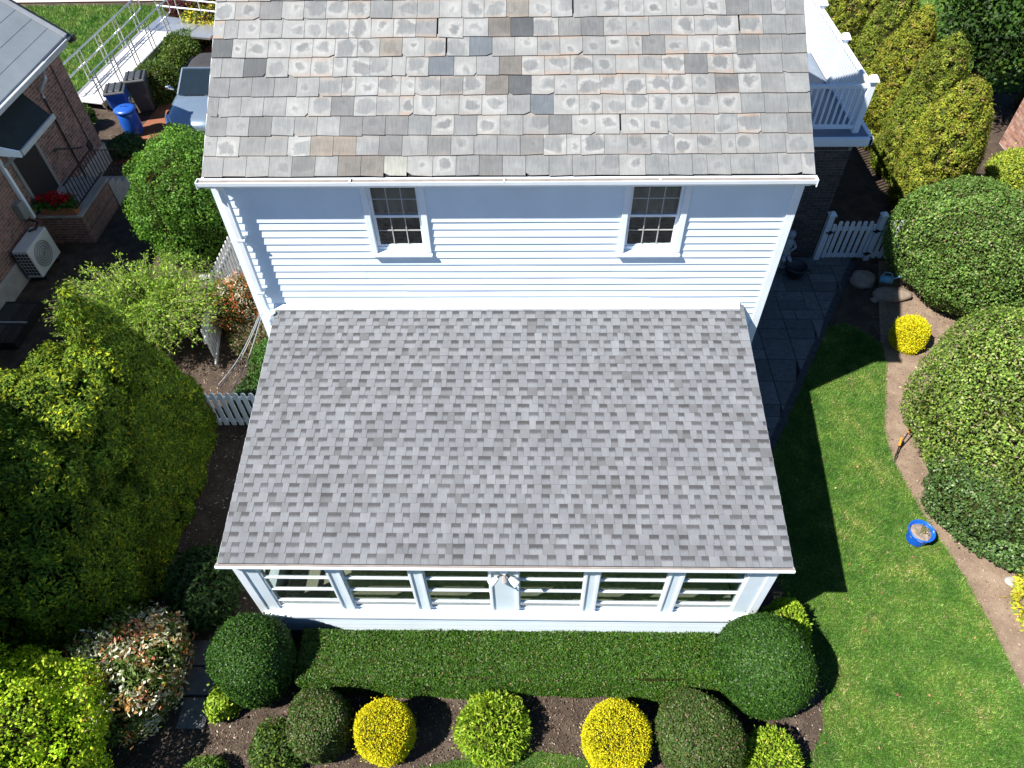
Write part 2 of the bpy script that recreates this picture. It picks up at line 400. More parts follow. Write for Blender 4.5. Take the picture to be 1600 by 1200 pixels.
def surf(r, n, prof, c, sy, lump, zmin=0.):
    p = np.array(prof); seg = np.linalg.norm(np.diff(p, axis=0), axis=1); rad = (p[1:, 0] + p[:-1, 0]) / 2 + .02
    w_ = seg * rad; k = r.choice(len(seg), n, p=w_ / w_.sum()); t = r.uniform(0, 1, n)[:, None]
    q = p[k] * (1 - t) + p[k + 1] * t; tg = p[k + 1] - p[k]; tg = tg / np.linalg.norm(tg, axis=1, keepdims=True)
    a = r.uniform(0, 2 * math.pi, n); ca, sa = np.cos(a), np.sin(a)
    P = np.stack([q[:, 0] * ca, q[:, 0] * sa * sy, q[:, 1]], 1)
    Nn = unit(np.stack([tg[:, 1] * ca, tg[:, 1] * sa / sy, -tg[:, 0]], 1))
    P = P + Nn * lump(P)[:, None]
    return P + np.array(c), Nn
def core(prof, c, sy, k, lump, n=20):
    p = np.array(prof); h = p[:, 1].max(); V = []
    for rr, z in prof:
        for j in range(n):
            a = 2 * math.pi * j / n; V.append((rr * math.cos(a), rr * math.sin(a) * sy, z))
    V = np.array(V); nn = unit(V - np.array([0, 0, h * .4])); V = V + nn * lump(V)[:, None]
    V = (V - np.array([0, 0, h * .42])) * k + np.array([0, 0, h * .42]) + np.array(c)
    F = []
    for i in range(len(prof) - 1):
        for j in range(n):
            a = i * n + j; b = i * n + (j + 1) % n; F += [(a, b, b + n), (a, b + n, a + n)]
    return V, np.array(F)
def stems(name, parent, c, r0, h, n, seed, mat='bark', spread=.5):
    r = R_(seed); m = MB()
    for i in range(n):
        a = r.uniform(0, 6.28); d = r.uniform(.2, 1) * spread
        m.tube([(c[0] + .1 * d * math.cos(a), c[1] + .1 * d * math.sin(a), c[2] - .03), (c[0] + d * .5 * math.cos(a), c[1] + d * .5 * math.sin(a), c[2] + h * .5), (c[0] + d * math.cos(a), c[1] + d * math.sin(a), c[2] + h)], [r0, r0 * .7, r0 * .3], 6)
    return m.build(name, mat, parent)
def plant(name, label, cat, c, prof, palette, n, L, W, spread, seed, sy=1., lump=(0, 1), mode='face', up=0, depth=.06, mat='leaf', corek=.88, clump=0, per=1, group=None, trunk=False, var=.18, crownname='foliage', clump_pal=None, tuft=None, face=None):
    r = R_(seed); lf = lump_fn(seed, *lump)
    t = thing(name, label, cat, c, group)
    if clump:
        P0, N0 = surf(r, n, prof, c, sy, lf)
        P = np.repeat(P0, per, 0) + r.normal(size=(n * per, 3)) * clump; Nn = unit(np.repeat(N0, per, 0) + (P - np.repeat(P0, per, 0)) / clump * .45)
        if clump_pal:
            ck = r.choice(len(clump_pal), n, p=np.array([q[1] for q in clump_pal]) / sum(q[1] for q in clump_pal))
            C = np.repeat(np.array([q[0] for q in clump_pal])[ck], per, 0) * (1 + var * r.normal(size=(n * per, 1)))
            C = np.clip(C, .002, 1)
        else:
            C = FG * pal(r, n, palette, var); C = np.repeat(C, per, 0) * (1 + .15 * r.normal(size=(n * per, 1))); C = np.clip(C, .002, 1)
    else:
        P, Nn = surf(r, n, prof, c, sy, lf); P = P - Nn * (r.uniform(0, 1, (n, 1)) ** 1.5 * depth) + Nn * np.where(r.random((n, 1)) < .05, np.abs(r.normal(0, L * .8, (n, 1))), 0); C = FG * pal(r, n, palette, var)
    if tuft:
        T, TN = surf(r, tuft[0], prof, c, sy, lf); rt = tuft[1] * r.uniform(.7, 1.3, tuft[0]); tt = r.uniform(.78, 1.24, tuft[0]); Pn = P.copy(); Nt = Nn.copy()
        for a in range(0, len(P), 4000):
            Q = P[a:a + 4000]; zs = np.array([1, 1, tuft[3] if len(tuft) > 3 else 1]); q_ = (Q - c) * zs; t_ = (T - c) * zs; D = np.sqrt(np.maximum((q_ ** 2).sum(1)[:, None] + (t_ ** 2).sum(1)[None] - 2 * q_ @ t_.T, 0)) / rt[None]; j = D.argmin(1); d = D[np.arange(len(Q)), j]; C[a:a + 4000] *= tt[j][:, None]
            Pn[a:a + 4000] = Q + TN[j] * (tuft[2] * np.clip(1 - d * d, -1.2, 1))[:, None]; Nt[a:a + 4000] = unit(Nn[a:a + 4000] + .8 * (Q - T[j]) / rt[j][:, None])
        P, Nn = Pn, Nt
    cr = core(prof, c, sy, corek, lf) if corek else None
    if face is not None:        # side sheared to a steep flat face
        lim = face - .06 * P[:, 2] + .05 * np.sin(P[:, 1] * 3.1 + P[:, 2] * 1.7) + .03 * np.sin(P[:, 1] * 9 + P[:, 2] * 7); k_ = P[:, 0] > lim
        P[k_, 0] = lim[k_] - r.uniform(0, .08, k_.sum()); Nn[k_] = unit(np.array([1, 0, .12]) + .25 * r.normal(size=(k_.sum(), 3)))
        if cr is not None: cr[0][:, 0] = np.minimum(cr[0][:, 0], face - .2 - .06 * cr[0][:, 2])
    P[:, 2] = np.maximum(P[:, 2], c[2] + .02)
    V, F = leaves(r, P, Nn, L, W, spread, up, mode)
    tri_mesh(crownname, V, F, np.repeat(C, 4, 0), [mat, 'inner_twigs'], t, cr)
    h = max(q[1] for q in prof)
    if trunk: stems('trunk', t, c, .09, h * .8, 1, seed, spread=.02)
    else: stems('stem', t, c, .018, h * .5, 6, seed, spread=max(q[0] for q in prof) * .5)
    return t

# ================================================================== ground
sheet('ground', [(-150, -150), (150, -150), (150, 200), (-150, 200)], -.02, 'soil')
LAWN = [(4.7, -4.6), (4.62, -4.99), (4.52, -5.35), (4.29, -5.67), (3.98, -5.9), (3.7, -6.3), (3.5, -9), (8.2, -9), (7.6, -6), (7.57, -4.78), (7.5, -3.72), (7.39, -2.86), (7.15, -1.78), (7.01, -.71), (7.08, 0), (7.25, .5), (7.45, 1.1), (7.67, 1.68), (7.75, 2.3), (7.2, 2.9), (6.75, 2.75), (5.05, -.2), (4.4, -1.3), (4.3, -2.6)]
LAWN2 = [(2.2, -6.15), (1.75, -5.98), (1.35, -5.83), (.95, -5.73), (.55, -5.68), (.1, -5.68), (-.35, -5.74), (-.8, -5.83), (-1.23, -5.93), (-1.7, -6.1), (-1.9, -9), (2.4, -9)]
LAWN3 = [(-60, 11), (-14.2, 11), (-12.2, 15.6), (-12.4, 17.5), (-9, 17.8), (-8, 20.3), (-60, 20.3)]
LAWN4 = [(10.5, 13), (40, 13), (40, 60), (8.5, 60), (8.5, 16)]
for nm, pl in (('lawn', LAWN), ('lawn', LAWN2), ('lawn', LAWN3), ('lawn', LAWN4)): sheet(nm, pl, .0, 'turf')
sheet('dirt_path', [(7.0, -9), (7.57, -4.78), (7.5, -3.72), (7.39, -2.86), (7.15, -1.78), (7.01, -.71), (7.08, 0), (7.25, .5), (7.45, 1.1), (7.67, 1.68), (7.75, 2.3), (8.0, 3.2), (8.55, 5.0), (10.6, 5.0), (12, 2), (12, -9)], -.008, 'dirt_path')  # ends at the house shadow, where the darker soil colour adds to the shade
sheet('driveway', [(-11.4, 9.3), (-7.2, 9.3), (-6.8, 21), (-10.6, 21), (-11.2, 13)], -.004, 'driveway')  # cut short; ground beside the bungalow is soil coloured to deepen its shade
sheet('sidewalk', [(-80, 20.35), (40, 20.9), (40, 22.6), (-80, 22.0)], .03, 'sidewalk_concrete')
sheet('soil_bed', [(-6.8, -9), (-1.9, -9), (-1.7, -6.1), (-1.2, -5.94), (-4.0, -4.0), (-4.0, 5), (-6.6, 5)], -.006, 'soil')

def inpoly(P, poly):
    x, y = P[:, 0], P[:, 1]; ins = np.zeros(len(P), bool); n = len(poly)
    for i in range(n):
        x1, y1 = poly[i]; x2, y2 = poly[(i + 1) % n]
        if y1 == y2: continue
        c = ((y1 > y) != (y2 > y)) & (x < (x2 - x1) * (y - y1) / (y2 - y1) + x1); ins ^= c
    return ins
def grass(label, poly, bb, n, h, wd, seed):
    r = R_(seed); P = np.c_[r.uniform(bb[0], bb[1], n), r.uniform(bb[2], bb[3], n), np.zeros(n)]
    q = P.copy(); q[:, :2] += r.normal(size=(n, 2)) * .025; P = P[inpoly(q, poly)]; n = len(P)
    a = r.uniform(0, 6.28, n); d = np.c_[np.cos(a), np.sin(a), np.zeros(n)]; hh = h * r.uniform(.5, 1.3, (n, 1))
    ln = r.normal(size=(n, 3)) * hh * .55; ln[:, 2] = 0
    V = np.stack([P - d * wd / 2, P + d * wd / 2, P + ln + np.array([0, 0, 1]) * hh], 1).reshape(-1, 3)
    C = pal(r, n, [((.115, .24, .032), 5), ((.165, .295, .05), 4), ((.08, .19, .03), 3), ((.33, .34, .14), 1.3)], .2)
    o = tri_mesh('grass', V, np.arange(3 * n).reshape(-1, 3), np.repeat(C, 3, 0), 'grass_blade', None)
    tag(o, label, 'grass', kind='stuff')
grass('sunlit mown lawn between the porch and the dirt edge', LAWN, (3.4, 8.0, -7.6, 3), 380000, .045, .011, 1)
grass('curved sliver of lawn below the front shrub bed', LAWN2, (-2, 2.4, -7.6, -5.6), 65000, .04, .010, 2)
grass('distant bright lawn behind the metal ramp', LAWN3, (-24, -11.5, 11, 20.4), 90000, .09, .03, 3)
grass('shaded lawn behind the evergreen row', LAWN4, (8.5, 26, 13, 32), 50000, .1, .04, 4)

def chips(label, poly, bb, n, seed, size=(.012, .04), palette=None):
    r = R_(seed); P = np.c_[r.uniform(bb[0], bb[1], n), r.uniform(bb[2], bb[3], n), np.full(n, .004)]; P = P[inpoly(P, poly)]; n = len(P)
    Nn = np.tile(np.array([[0, 0, 1.]]), (n, 1)); L = r.uniform(*size, (n, 1))
    V, F = leaves(r, P, Nn, L, L * .5, .5)
    V[:, 2] = np.maximum(V[:, 2], -.003)
    C = pal(r, n, palette or [((.05, .035, .026), 4), ((.10, .07, .05), 4), ((.19, .14, .10), 2), ((.42, .37, .30), .5)], .25)
    tag(tri_mesh('mulch', V, F, np.repeat(C, 4, 0), 'chip', None), label, 'mulch', kind='stuff')
chips('brown wood mulch around the front shrubs', [(-4.3, -6.6), (4.7, -6.6), (4.6, -4.9), (-4.3, -4.9)], (-4.3, 4.7, -6.4, -4.9), 16000, 5)
chips('dry litter on the dirt strip by the big shrubs', [(7.0, -9), (7.57, -4.78), (7.39, -2.86), (7.15, -1.78), (7.01, -.71), (7.25, .5), (7.67, 1.68), (8.0, 4.9), (10, 4.9), (10, -9)], (6.9, 10, -6, 4.9), 9000, 6, (.01, .045), [((.16, .11, .08), 3), ((.27, .20, .15), 3), ((.40, .32, .25), 1), ((.08, .055, .04), 2)])
chips('dark leaf litter beside the picket fence', [(-6.7, -6.4), (-3.7, -6.4), (-3.7, 4.5), (-6.7, 4.5)], (-6.7, -3.7, -6.4, 4.5), 14000, 7, (.015, .06))

def litter(label, poly, bb, n, seed):
    r = R_(seed); P = np.c_[r.uniform(bb[0], bb[1], n), r.uniform(bb[2], bb[3], n), np.full(n, .04)]; P = P[inpoly(P, poly)]; n = len(P)
    V, F = leaves(r, P, np.tile(np.array([[0, 0, 1.]]), (n, 1)), .055, .035, .35); C = pal(r, n, [((.30, .20, .10), 3), ((.22, .12, .06), 2), ((.42, .36, .16), 1)], .25)
    tag(tri_mesh('fallen_leaves', V, F, np.repeat(C, 4, 0), 'leaf', None), label, 'leaves', kind='stuff')
litter('scattered dry leaves on the sunlit lawn', LAWN, (4.3, 7.6, -6.3, 1.5), 60, 8)
# ================================================================== patio
def patio():
    E_ = [(8.08, 5.06), (5.01, -.28)]
    edge = lambda y: E_[1][0] + (y - E_[1][1]) * (E_[0][0] - E_[1][0]) / (E_[0][1] - E_[1][1])
    base = sheet('patio', [(4.0, -1.9), (4.1, -1.9), (5.0, -.3), (8.1, 5.1), (8.1, 5.4), (4.0, 5.4)], -.002, 'felt')
    r = R_(11); H = .30; y00 = -1.8; nx, ny = 14, 23; used = np.zeros((ny, nx), bool)
    for iy in range(ny):
        for ix in range(nx):
            if used[iy, ix]: continue
            opts = [q for q in ((2, 2), (2, 1), (1, 2), (1, 1), (2, 1)) if iy + q[1] <= ny and ix + q[0] <= nx and not used[iy:iy + q[1], ix:ix + q[0]].any()]
            wx, hy = opts[r.choice(len(opts), p=np.array([{(2, 2): 3, (2, 1): 2, (1, 2): 1.5, (1, 1): .8}[q] for q in opts]) / sum({(2, 2): 3, (2, 1): 2, (1, 2): 1.5, (1, 1): .8}[q] for q in opts))]
            used[iy:iy + hy, ix:ix + wx] = True
            x = 4.06 + ix * H; y = y00 + iy * H; hh = hy * H; xa = x; x1 = x + wx * H
            xb0 = min(x1, edge(y) - .15); xb1 = min(x1, edge(y + hh) - .15); xa0 = min(xa, xb0 - .012)
            if xb1 - xa < .05: continue
            xb0 = max(xb0, xa + .02); g = .008; dz = r.uniform(-.003, .004)
            MB().hexa([(xa + g, y + g, -.03), (xb0 - g, y + g, -.03), (xb1 - g, y + hh - g, -.03), (xa + g, y + hh - g, -.03), (xa + g, y + g, .03 + dz), (xb0 - g, y + g, .03 + dz), (xb1 - g, y + hh - g, .03 + dz), (xa + g, y + hh - g, .03 + dz)], tuple(np.array([.115, .115, .118]) * r.uniform(.78, 1.2))).build('slab', 'piece', base, attrs=True)
    d = Vector((E_[0][0] - E_[1][0], E_[0][1] - E_[1][1], 0)); n = int(d.length / .2) + 4; d.normalize(); nv = Vector((d.y, -d.x, 0))
    for i in range(-5, n - 4):
        a = Vector((E_[1][0], E_[1][1], 0)) + d * .2 * i; b = a + d * .19
        m = MB(); o = nv * -.14
        m.hexa([a + Vector((0, 0, -.03)), b + Vector((0, 0, -.03)), b + o + Vector((0, 0, -.03)), a + o + Vector((0, 0, -.03)), a + Vector((0, 0, .03)), b + Vector((0, 0, .03)), b + o + Vector((0, 0, .03)), a + o + Vector((0, 0, .03))], (.04, .042, .045))
        m.build('edge_paver', 'piece', base, attrs=True)
patio()

# ================================================================== the house
house = thing('house', 'white clapboard house with old slate roof and grey shingled sun porch', 'house')
# ---- hidden body walls
part('wall', 'white_vinyl', house, (-3.98, 3.98, .03, .12, 0, 3.1), (-3.98, -3.90, .12, 8.5, 0, 5.55), (3.90, 3.98, .12, 8.5, 0, 5.55), (-3.98, 3.98, 8.4, 8.5, 0, 5.55),
     (-3.98, -1.90, .03, .12, 3.1, 5.62), (-1.18, 1.68, .03, .12, 3.1, 5.62), (2.42, 3.98, .03, .12, 3.1, 5.62), (-1.90, -1.18, .03, .12, 3.1, 4.36), (1.68, 2.42, .03, .12, 3.1, 4.36), (-1.9, -1.18, .03, .12, 5.5, 5.62), (1.68, 2.42, .03, .12, 5.5, 5.62))
# gable ends
g = MB()
for x in (-3.98, 3.90): g.prism([(x, .1, 5.5), (x, 8.4, 5.5), (x, 4.25, 8.2)], (.08, 0, 0))
g.build('gable', 'white_vinyl', house)
side = bpy.data.objects.new('siding', None); col.objects.link(side); side.parent = house
EXP = .128
WIN = [(-1.98, -1.10), (1.62, 2.52)]
for k in range(18):
    z0 = 3.30 + k * EXP; z1 = z0 + EXP + .012
    segs = [(-3.90, 3.90)]
    if z1 > 4.30: segs = [(-3.90, WIN[0][0] + .03), (WIN[0][1] - .03, WIN[1][0] + .03), (WIN[1][1] - .03, 3.90)]
    if len(segs) == 1: jx = R_(k + 500).uniform(-2.2, 2.2); segs = [(-3.90, jx - .0015), (jx + .0015, 3.90)]
    for a, b in segs:
        r = R_(k * 7 + int(a * 10) + 99); m = MB(); n = max(2, int((b - a) / .8)); xs = np.linspace(a, b, n + 1)
        wob = r.normal(0, .0012, n + 1)
        for i in range(n):
            m.hexa([(xs[i], -.019 + wob[i], z0), (xs[i + 1], -.019 + wob[i + 1], z0), (xs[i + 1], .03, z0), (xs[i], .03, z0), (xs[i], -.002 + wob[i] * .6, z1), (xs[i + 1], -.002 + wob[i + 1] * .6, z1), (xs[i + 1], .03, z1), (xs[i], .03, z1)])
        m.build('siding_board', 'white_vinyl', side)
# first storey boards at the right of the porch
for k in range(24):
    z0 = .25 + k * EXP; MB().hexa([(3.6, -.019, z0), (3.90, -.019, z0), (3.90, .03, z0), (3.6, .03, z0), (3.6, -.002, z0 + EXP + .01), (3.9, -.002, z0 + EXP + .01), (3.9, .03, z0 + EXP + .01), (3.6, .03, z0 + EXP + .01)]).build('siding_board', 'white_vinyl', side)
    # left of the porch
    MB().hexa([(-3.90, -.019, z0), (-3.56, -.019, z0), (-3.56, .03, z0), (-3.9, .03, z0), (-3.9, -.002, z0 + EXP + .01), (-3.56, -.002, z0 + EXP + .01), (-3.56, .03, z0 + EXP + .01), (-3.9, .03, z0 + EXP + .01)]).build('siding_board', 'white_vinyl', side)
for x0, x1 in ((-4.01, -3.89), (3.89, 4.01)):
    part('corner_trim', 'white_paint', house, (x0, x1, -.035, .031, .2, 5.6), bevel=.005)
# downspout at the left corner
d = MB(); d.box(-3.87, -3.78, -.145, -.075, 3.02, 5.45); d.bar((-3.825, -.11, 5.45), (-3.825, -.2, 5.60), .085, .07); d.bar((-3.825, -.11, 3.04), (-3.70, -.22, 3.27), .09, .06)
d.build('downspout', 'white_paint', house, bevel=.01)
for z in (3.6, 4.6): part('downspout_strap', 'white_paint', house, (-3.90, -3.75, -.15, -.02, z, z + .03))
# flashing and frieze
fl = MB(); xs = np.linspace(-3.72, 3.62, 15); rw = R_(3).normal(0, .004, 15)
for i in range(14): fl.hexa([(xs[i], -.10, 3.236), (xs[i + 1], -.10, 3.236), (xs[i + 1], .02, 3.262), (xs[i], .02, 3.262), (xs[i], -.045 + rw[i], 3.27), (xs[i + 1], -.045 + rw[i + 1], 3.27), (xs[i + 1], .02, 3.345 + rw[i + 1]), (xs[i], .02, 3.345 + rw[i])])
fl.build('flashing', 'white_paint', house)
part('soffit', 'white_paint', house, (-3.98, 3.98, -.15, .02, 5.565, 5.60))
part('fascia', 'white_paint', house, (-4.02, 4.02, -.165, -.152, 5.50, 5.655))
# gutter: half round trough with lip
def gutter(x0, x1, y, z, wd, ht, parent):
    prof = [(y, z), (y - wd * .15, z - ht * .9), (y - wd * .6, z - ht), (y - wd, z - ht * .55), (y - wd * 1.05, z - .004), (y - wd * 1.0, z + .003), (y - wd * .9, z - .006), (y - wd * .86, z - ht * .5), (y - wd * .55, z - ht * .85), (y - wd * .2, z - ht * .75), (y - wd * .12, z)]
    o = MB().prism([(x0, a, b) for a, b in prof], (x1 - x0, 0, 0)).build('gutter', 'white_paint', parent)
    MB().box(x0 + .02, x1 - .02, y - wd * .84, y - wd * .16, z - ht * .45, z - ht * .16).build('gutter_debris', 'gutter_dirty', o)
    for i in range(1, 4):
        xx = x0 + (x1 - x0) * i / 4; part('gutter_seam', 'white_paint', o, (xx, xx + .02, y - wd * 1.062, y - wd * .1, z - .006, z + .005))
    part('end_cap', 'white_paint', o, (x0 - .008, x0 + .001, y - wd * 1.06, y, z - ht, z + .005)); part('end_cap', 'white_paint', o, (x1 - .001, x1 + .008, y - wd * 1.06, y, z - ht, z + .005))
gutter(-4.06, 4.05, -.165, 5.655, .105, .10, house)

# ---- slate roof
SL = .61; ca, sa = 1 / math.sqrt(1 + SL * SL), SL / math.sqrt(1 + SL * SL)
def mr(x, s, n): return (x, -.16 + s * ca - n * sa, 5.67 + s * sa + n * ca)
rx0, rx1 = -4.0, 4.035
roof = MB().hexa([mr(rx0 + .02, -.01, -.06), mr(rx1 - .02, -.01, -.06), mr(rx1 - .02, 5.17, -.06), mr(rx0 + .02, 5.17, -.06), mr(rx0 + .02, -.01, -.012), mr(rx1 - .02, -.01, -.012), mr(rx1 - .02, 5.17, -.012), mr(rx0 + .02, 5.17, -.012)]).build('slate_roof', 'felt', house)
bk = MB(); ry, rz = mr(0, 5.17, 0)[1:]
bk.hexa([(rx0, ry, rz - .06), (rx1, ry, rz - .06), (rx1, 2 * ry + .16, 5.61), (rx0, 2 * ry + .16, 5.61), (rx0, ry, rz), (rx1, ry, rz), (rx1, 2 * ry + .16, 5.67), (rx0, 2 * ry + .16, 5.67)])
bk.build('rear_slope', 'stone_grey', house)
part('ridge_cap', 'stone_grey', house, (rx0, rx1, ry - .1, ry + .1, rz - .02, rz + .03))
CA = np.array(CAM); BA = np.array([RT, UP, FW])
def px(p):
    d = BA @ (np.array(p) - CA); return 800 + 1115 * d[0] / d[2], 600 - 1115 * d[1] / d[2]
SPECIAL = [(823, 43, 'dark'), (795, 15, 'streak'), (735, 75, 'blue'), (680, 107, 'blue'), (628, 75, 'streak'), (388, 106, 'dark'), (343, 73, 'dark'), (785, 108, 'brown'), (808, 136, 'dark'), (772, 135, 'brown'), (863, 166, 'blue'), (1082, 102, 'mid'), (416, 13, 'mid'), (880, 195, 'mid'), (548, 228, 'rust'), (520, 228, 'rust'), (600, 230, 'mid'), (625, 262, 'pale'), (525, 170, 'mid'), (640, 168, 'rusty'), (335, 168, 'mid2'), (330, 137, 'mid2'), (368, 137, 'mid2'), (405, 137, 'mid2'), (560, 200, 'mid'), (590, 200, 'mid'), (620, 200, 'mid'), (350, 200, 'mid2'), (930, 46, 'mid'), (1163, 10, 'mid'), (770, 45, 'brown'), (560, 262, 'brown'), (582, 262, 'brown'), (865, 106, 'rusty'), (955, 140, 'rusty'), (880, 75, 'rusty'), (1160, 38, 'rusty'), (1125, 102, 'rusty')]
GAPS = [(667, 45), (682, 75), (878, 8), (962, 192), (1148, 38)]
rest = MB(); r = R_(21)
for k in range(18):
    s0 = k * .2865; x = rx0; first = True
    while x < rx1 - .02:
        wd = .305 * r.choice([1, 1, 1, 1, 1.0, .62, 1.12], p=[.2, .2, .2, .15, .1, .06, .09])
        if first: wd = wd * (.5 if k % 2 else .92); first = False
        if rx1 - x - wd < .12: wd = rx1 - x
        x2 = min(x + wd, rx1); q = px(mr((x + x2) / 2, s0 + .15, 0)); kind = None
        for a, b, nme in SPECIAL:
            if abs(q[0] - a) < (x2 - x) * 58 and abs(q[1] - b) < 15: kind = nme
        gl = gr = .0025
        for a, b in GAPS:
            if abs(q[0] - a) < 19 and abs(q[1] - b) < 15: gr = .022
        gv = r.uniform(.9, 1.1); u = (x - rx0) / (rx1 - rx0)
        c = np.array([.146, .154, .157]) * gv; pale = float(np.clip(r.normal(.8, .3), 0, 1)); rust = float(np.clip(r.normal(.12, .3), 0, 1))
        if u > .45: rust = float(np.clip(rust + r.uniform(-.1, .4), 0, 1))
        if k in (2, 3, 4, 5) and u < .13 or u > .88 or k == 0: pale *= r.choice([.15, .35, .9], p=[.5, .3, .2]); rust *= .35
        if k in (1, 2) and u < .5: pale *= r.choice([.1, .4, 1]); rust *= .5
        if r.random() < .035: c = c * r.uniform(.7, .88); pale *= .2
        if kind == 'dark': c = np.array([.058, .064, .069]); pale = 0; rust = 0
        elif kind == 'blue': c = np.array([.085, .10, .118]); pale = .05; rust = .05
        elif kind == 'mid': c = np.array([.105, .108, .112]); pale = .1; rust = .05
        elif kind == 'mid2': c = np.array([.115, .12, .125]); pale = .1; rust = .02
        elif kind == 'tan': c = np.array([.14, .136, .128]); pale = .15; rust = .2
        elif kind == 'brown': c = np.array([.098, .092, .085]); pale = .1; rust = .15
        elif kind == 'rust': c = np.array([.132, .12, .104]); pale = .05; rust = .4
        elif kind == 'rusty': pale = .8; rust = 1.
        elif kind == 'streak': c = np.array([.125, .118, .105]); pale = .25; rust = .5
        elif kind == 'pale': c = np.array([.215, .222, .20]); pale = 0; rust = 0
        h0 = .285 + .055; e0, e1 = r.normal(0, .005, 2); tl = r.normal(0, .0018); xa, xb = x + gl, x2 - gr; th = .009 + abs(r.normal(0, .002))
        n0 = .0105 + abs(r.normal(0, .0015)); sb0, sb1 = s0 + e0, s0 + e1
        m = rest if k >= 10 else MB()
        P = [mr(xa, sb0, n0), mr(xb, sb1, n0 + tl), mr(xb, s0 + h0, -.002), mr(xa, s0 + h0, -.002), mr(xa, sb0, n0 + th), mr(xb, sb1, n0 + th + tl), mr(xb, s0 + h0, .004), mr(xa, s0 + h0, .004)]
        uv = [(0, 0), (1, 0), (1, 1.19), (0, 1.19)] * 2; par = (pale, rust, float(r.random()))
        chip = r.random()
        if chip < .16 and k < 10:          # broken lower corner
            cx_, cy_ = r.uniform(.03, .09), r.uniform(.02, .05)
            if chip < .08: pts = [(xa + cx_, sb0), (xb, sb1), (xb, s0 + h0), (xa, s0 + h0), (xa, sb0 + cy_)]
            else: pts = [(xa, sb0), (xb - cx_, sb1), (xb, sb1 + cy_), (xb, s0 + h0), (xa, s0 + h0)]
            kk = len(m.v); f_ = lambda s_: 1 - (s_ - s0) / h0
            for lvl in (0, 1):
                for a, b in pts:
                    t_ = max(f_(b), 0); m.v.append(mr(a, b, t_ * n0 - (1 - t_) * .002 + lvl * (th * t_ + .006 * (1 - t_)))); m.c.append(tuple(c)); m.p.append(par); m.uv.append(((a - xa) / (xb - xa), (b - s0) / .2865))
            m.f += [tuple(reversed(range(kk, kk + 5))), tuple(range(kk + 5, kk + 10))] + [(kk + i, kk + (i + 1) % 5, kk + 5 + (i + 1) % 5, kk + 5 + i) for i in range(5)]
        else: m.hexa(P, tuple(c), par, uv)
        if k < 10: m.build('slate', 'slate', roof, attrs=True)
        x = x2
tag(rest.build('slate_courses', 'slate', roof, attrs=True), kind='stuff')
# rake trim
for x in (rx0 - .012, rx1 - .02):
    MB().hexa([mr(x, -.01, -.12), mr(x + .03, -.01, -.12), mr(x + .03, 5.2, -.12), mr(x, 5.2, -.12), mr(x, -.01, -.013), mr(x + .03, -.01, -.013), mr(x + .03, 5.2, -.013), mr(x, 5.2, -.013)]).build('rake_trim', 'white_paint', house)

# ---- windows of the upper wall
def sash_window(x0, x1, zb, zt, parent):
    wroot = bpy.data.objects.new('window', None); col.objects.link(wroot); wroot.parent = parent
    t = .085
    for a, b in ((x0, x0 + t), (x1 - t, x1)): part('casing', 'white_paint', wroot, (a, b, -.045, .03, zb + .06, zt), bevel=.006)
    part('casing', 'white_paint', wroot, (x0, x1, -.046, .029, zt, zt + .05))
    MB().hexa([(x0 - .01, -.075, zb), (x1 + .01, -.075, zb), (x1 + .01, .03, zb), (x0 - .01, .03, zb), (x0 - .01, -.075, zb + .035), (x1 + .01, -.075, zb + .035), (x1 + .01, .04, zb + .07), (x0 - .01, .04, zb + .07)]).build('sill', 'white_paint', wroot, bevel=.005)
    xi0, xi1 = x0 + t, x1 - t; zi = zb + .07; mid = (zi + zt) / 2
    for (a, b, y) in ((zi, mid + .02, .045), (mid - .02, zt, .015)):
        m = MB(); st = .045; lo = .075 if a == zi else .04
        m.box(xi0, xi0 + st, y, y + .03, a, b); m.box(xi1 - st, xi1, y, y + .03, a, b); m.box(xi0 + st, xi1 - st, y, y + .03, a, a + lo); m.box(xi0 + st, xi1 - st, y, y + .03, b - .04, b)
        m.build('sash', 'white_paint', wroot, bevel=.003)
        gx0, gx1, gz0, gz1 = xi0 + st, xi1 - st, a + lo, b - .04; mw_ = .014
        mu = MB()
        for i in (1, 2): xx = gx0 + (gx1 - gx0) * i / 3; mu.box(xx - mw_ / 2, xx + mw_ / 2, y + .004, y + .024, gz0, gz1)
        zz = (gz0 + gz1) / 2
        for i in range(3):
            xa = gx0 + (gx1 - gx0) * i / 3 + (mw_ / 2 if i else 0); xb = gx0 + (gx1 - gx0) * (i + 1) / 3 - (mw_ / 2 if i < 2 else 0); mu.box(xa, xb, y + .005, y + .023, zz - mw_ / 2, zz + mw_ / 2)
        mu.build('muntin', 'blind', wroot)
        for i in range(3):
            for j in range(2):
                xa = gx0 + (gx1 - gx0) * i / 3 + .007; xb = gx0 + (gx1 - gx0) * (i + 1) / 3 - .007; za = (gz0, zz + .007)[j]; zb_ = (zz - .007, gz1)[j]
                part('pane', 'pane_glass', wroot, (xa, xb, y + .012, y + .016, za, zb_))
    part('room', 'room_dark', wroot, (xi0 - .05, xi1 + .05, .55, .58, zb - .1, zt + .1), (xi0 - .05, xi0 - .04, .10, .55, zb - .1, zt + .1), (xi1 + .04, xi1 + .05, .10, .55, zb - .1, zt + .1), (xi0 - .04, xi1 + .04, .10, .55, zb - .1, zb - .09))
    cu = MB(); 
    for i in range(10):
        xa = xi0 + (xi1 - xi0) * i / 10; xb = xi0 + (xi1 - xi0) * (i + 1) / 10; y0, y1 = (.16, .19) if i % 2 else (.19, .16)
        cu.hexa([(xa, y0, mid - .15), (xb, y1, mid - .15), (xb, y1 + .004, mid - .15), (xa, y0 + .004, mid - .15), (xa, y0, zt), (xb, y1, zt), (xb, y1 + .004, zt), (xa, y0 + .004, zt)])
    cu.build('curtain', 'ac_grille', wroot)
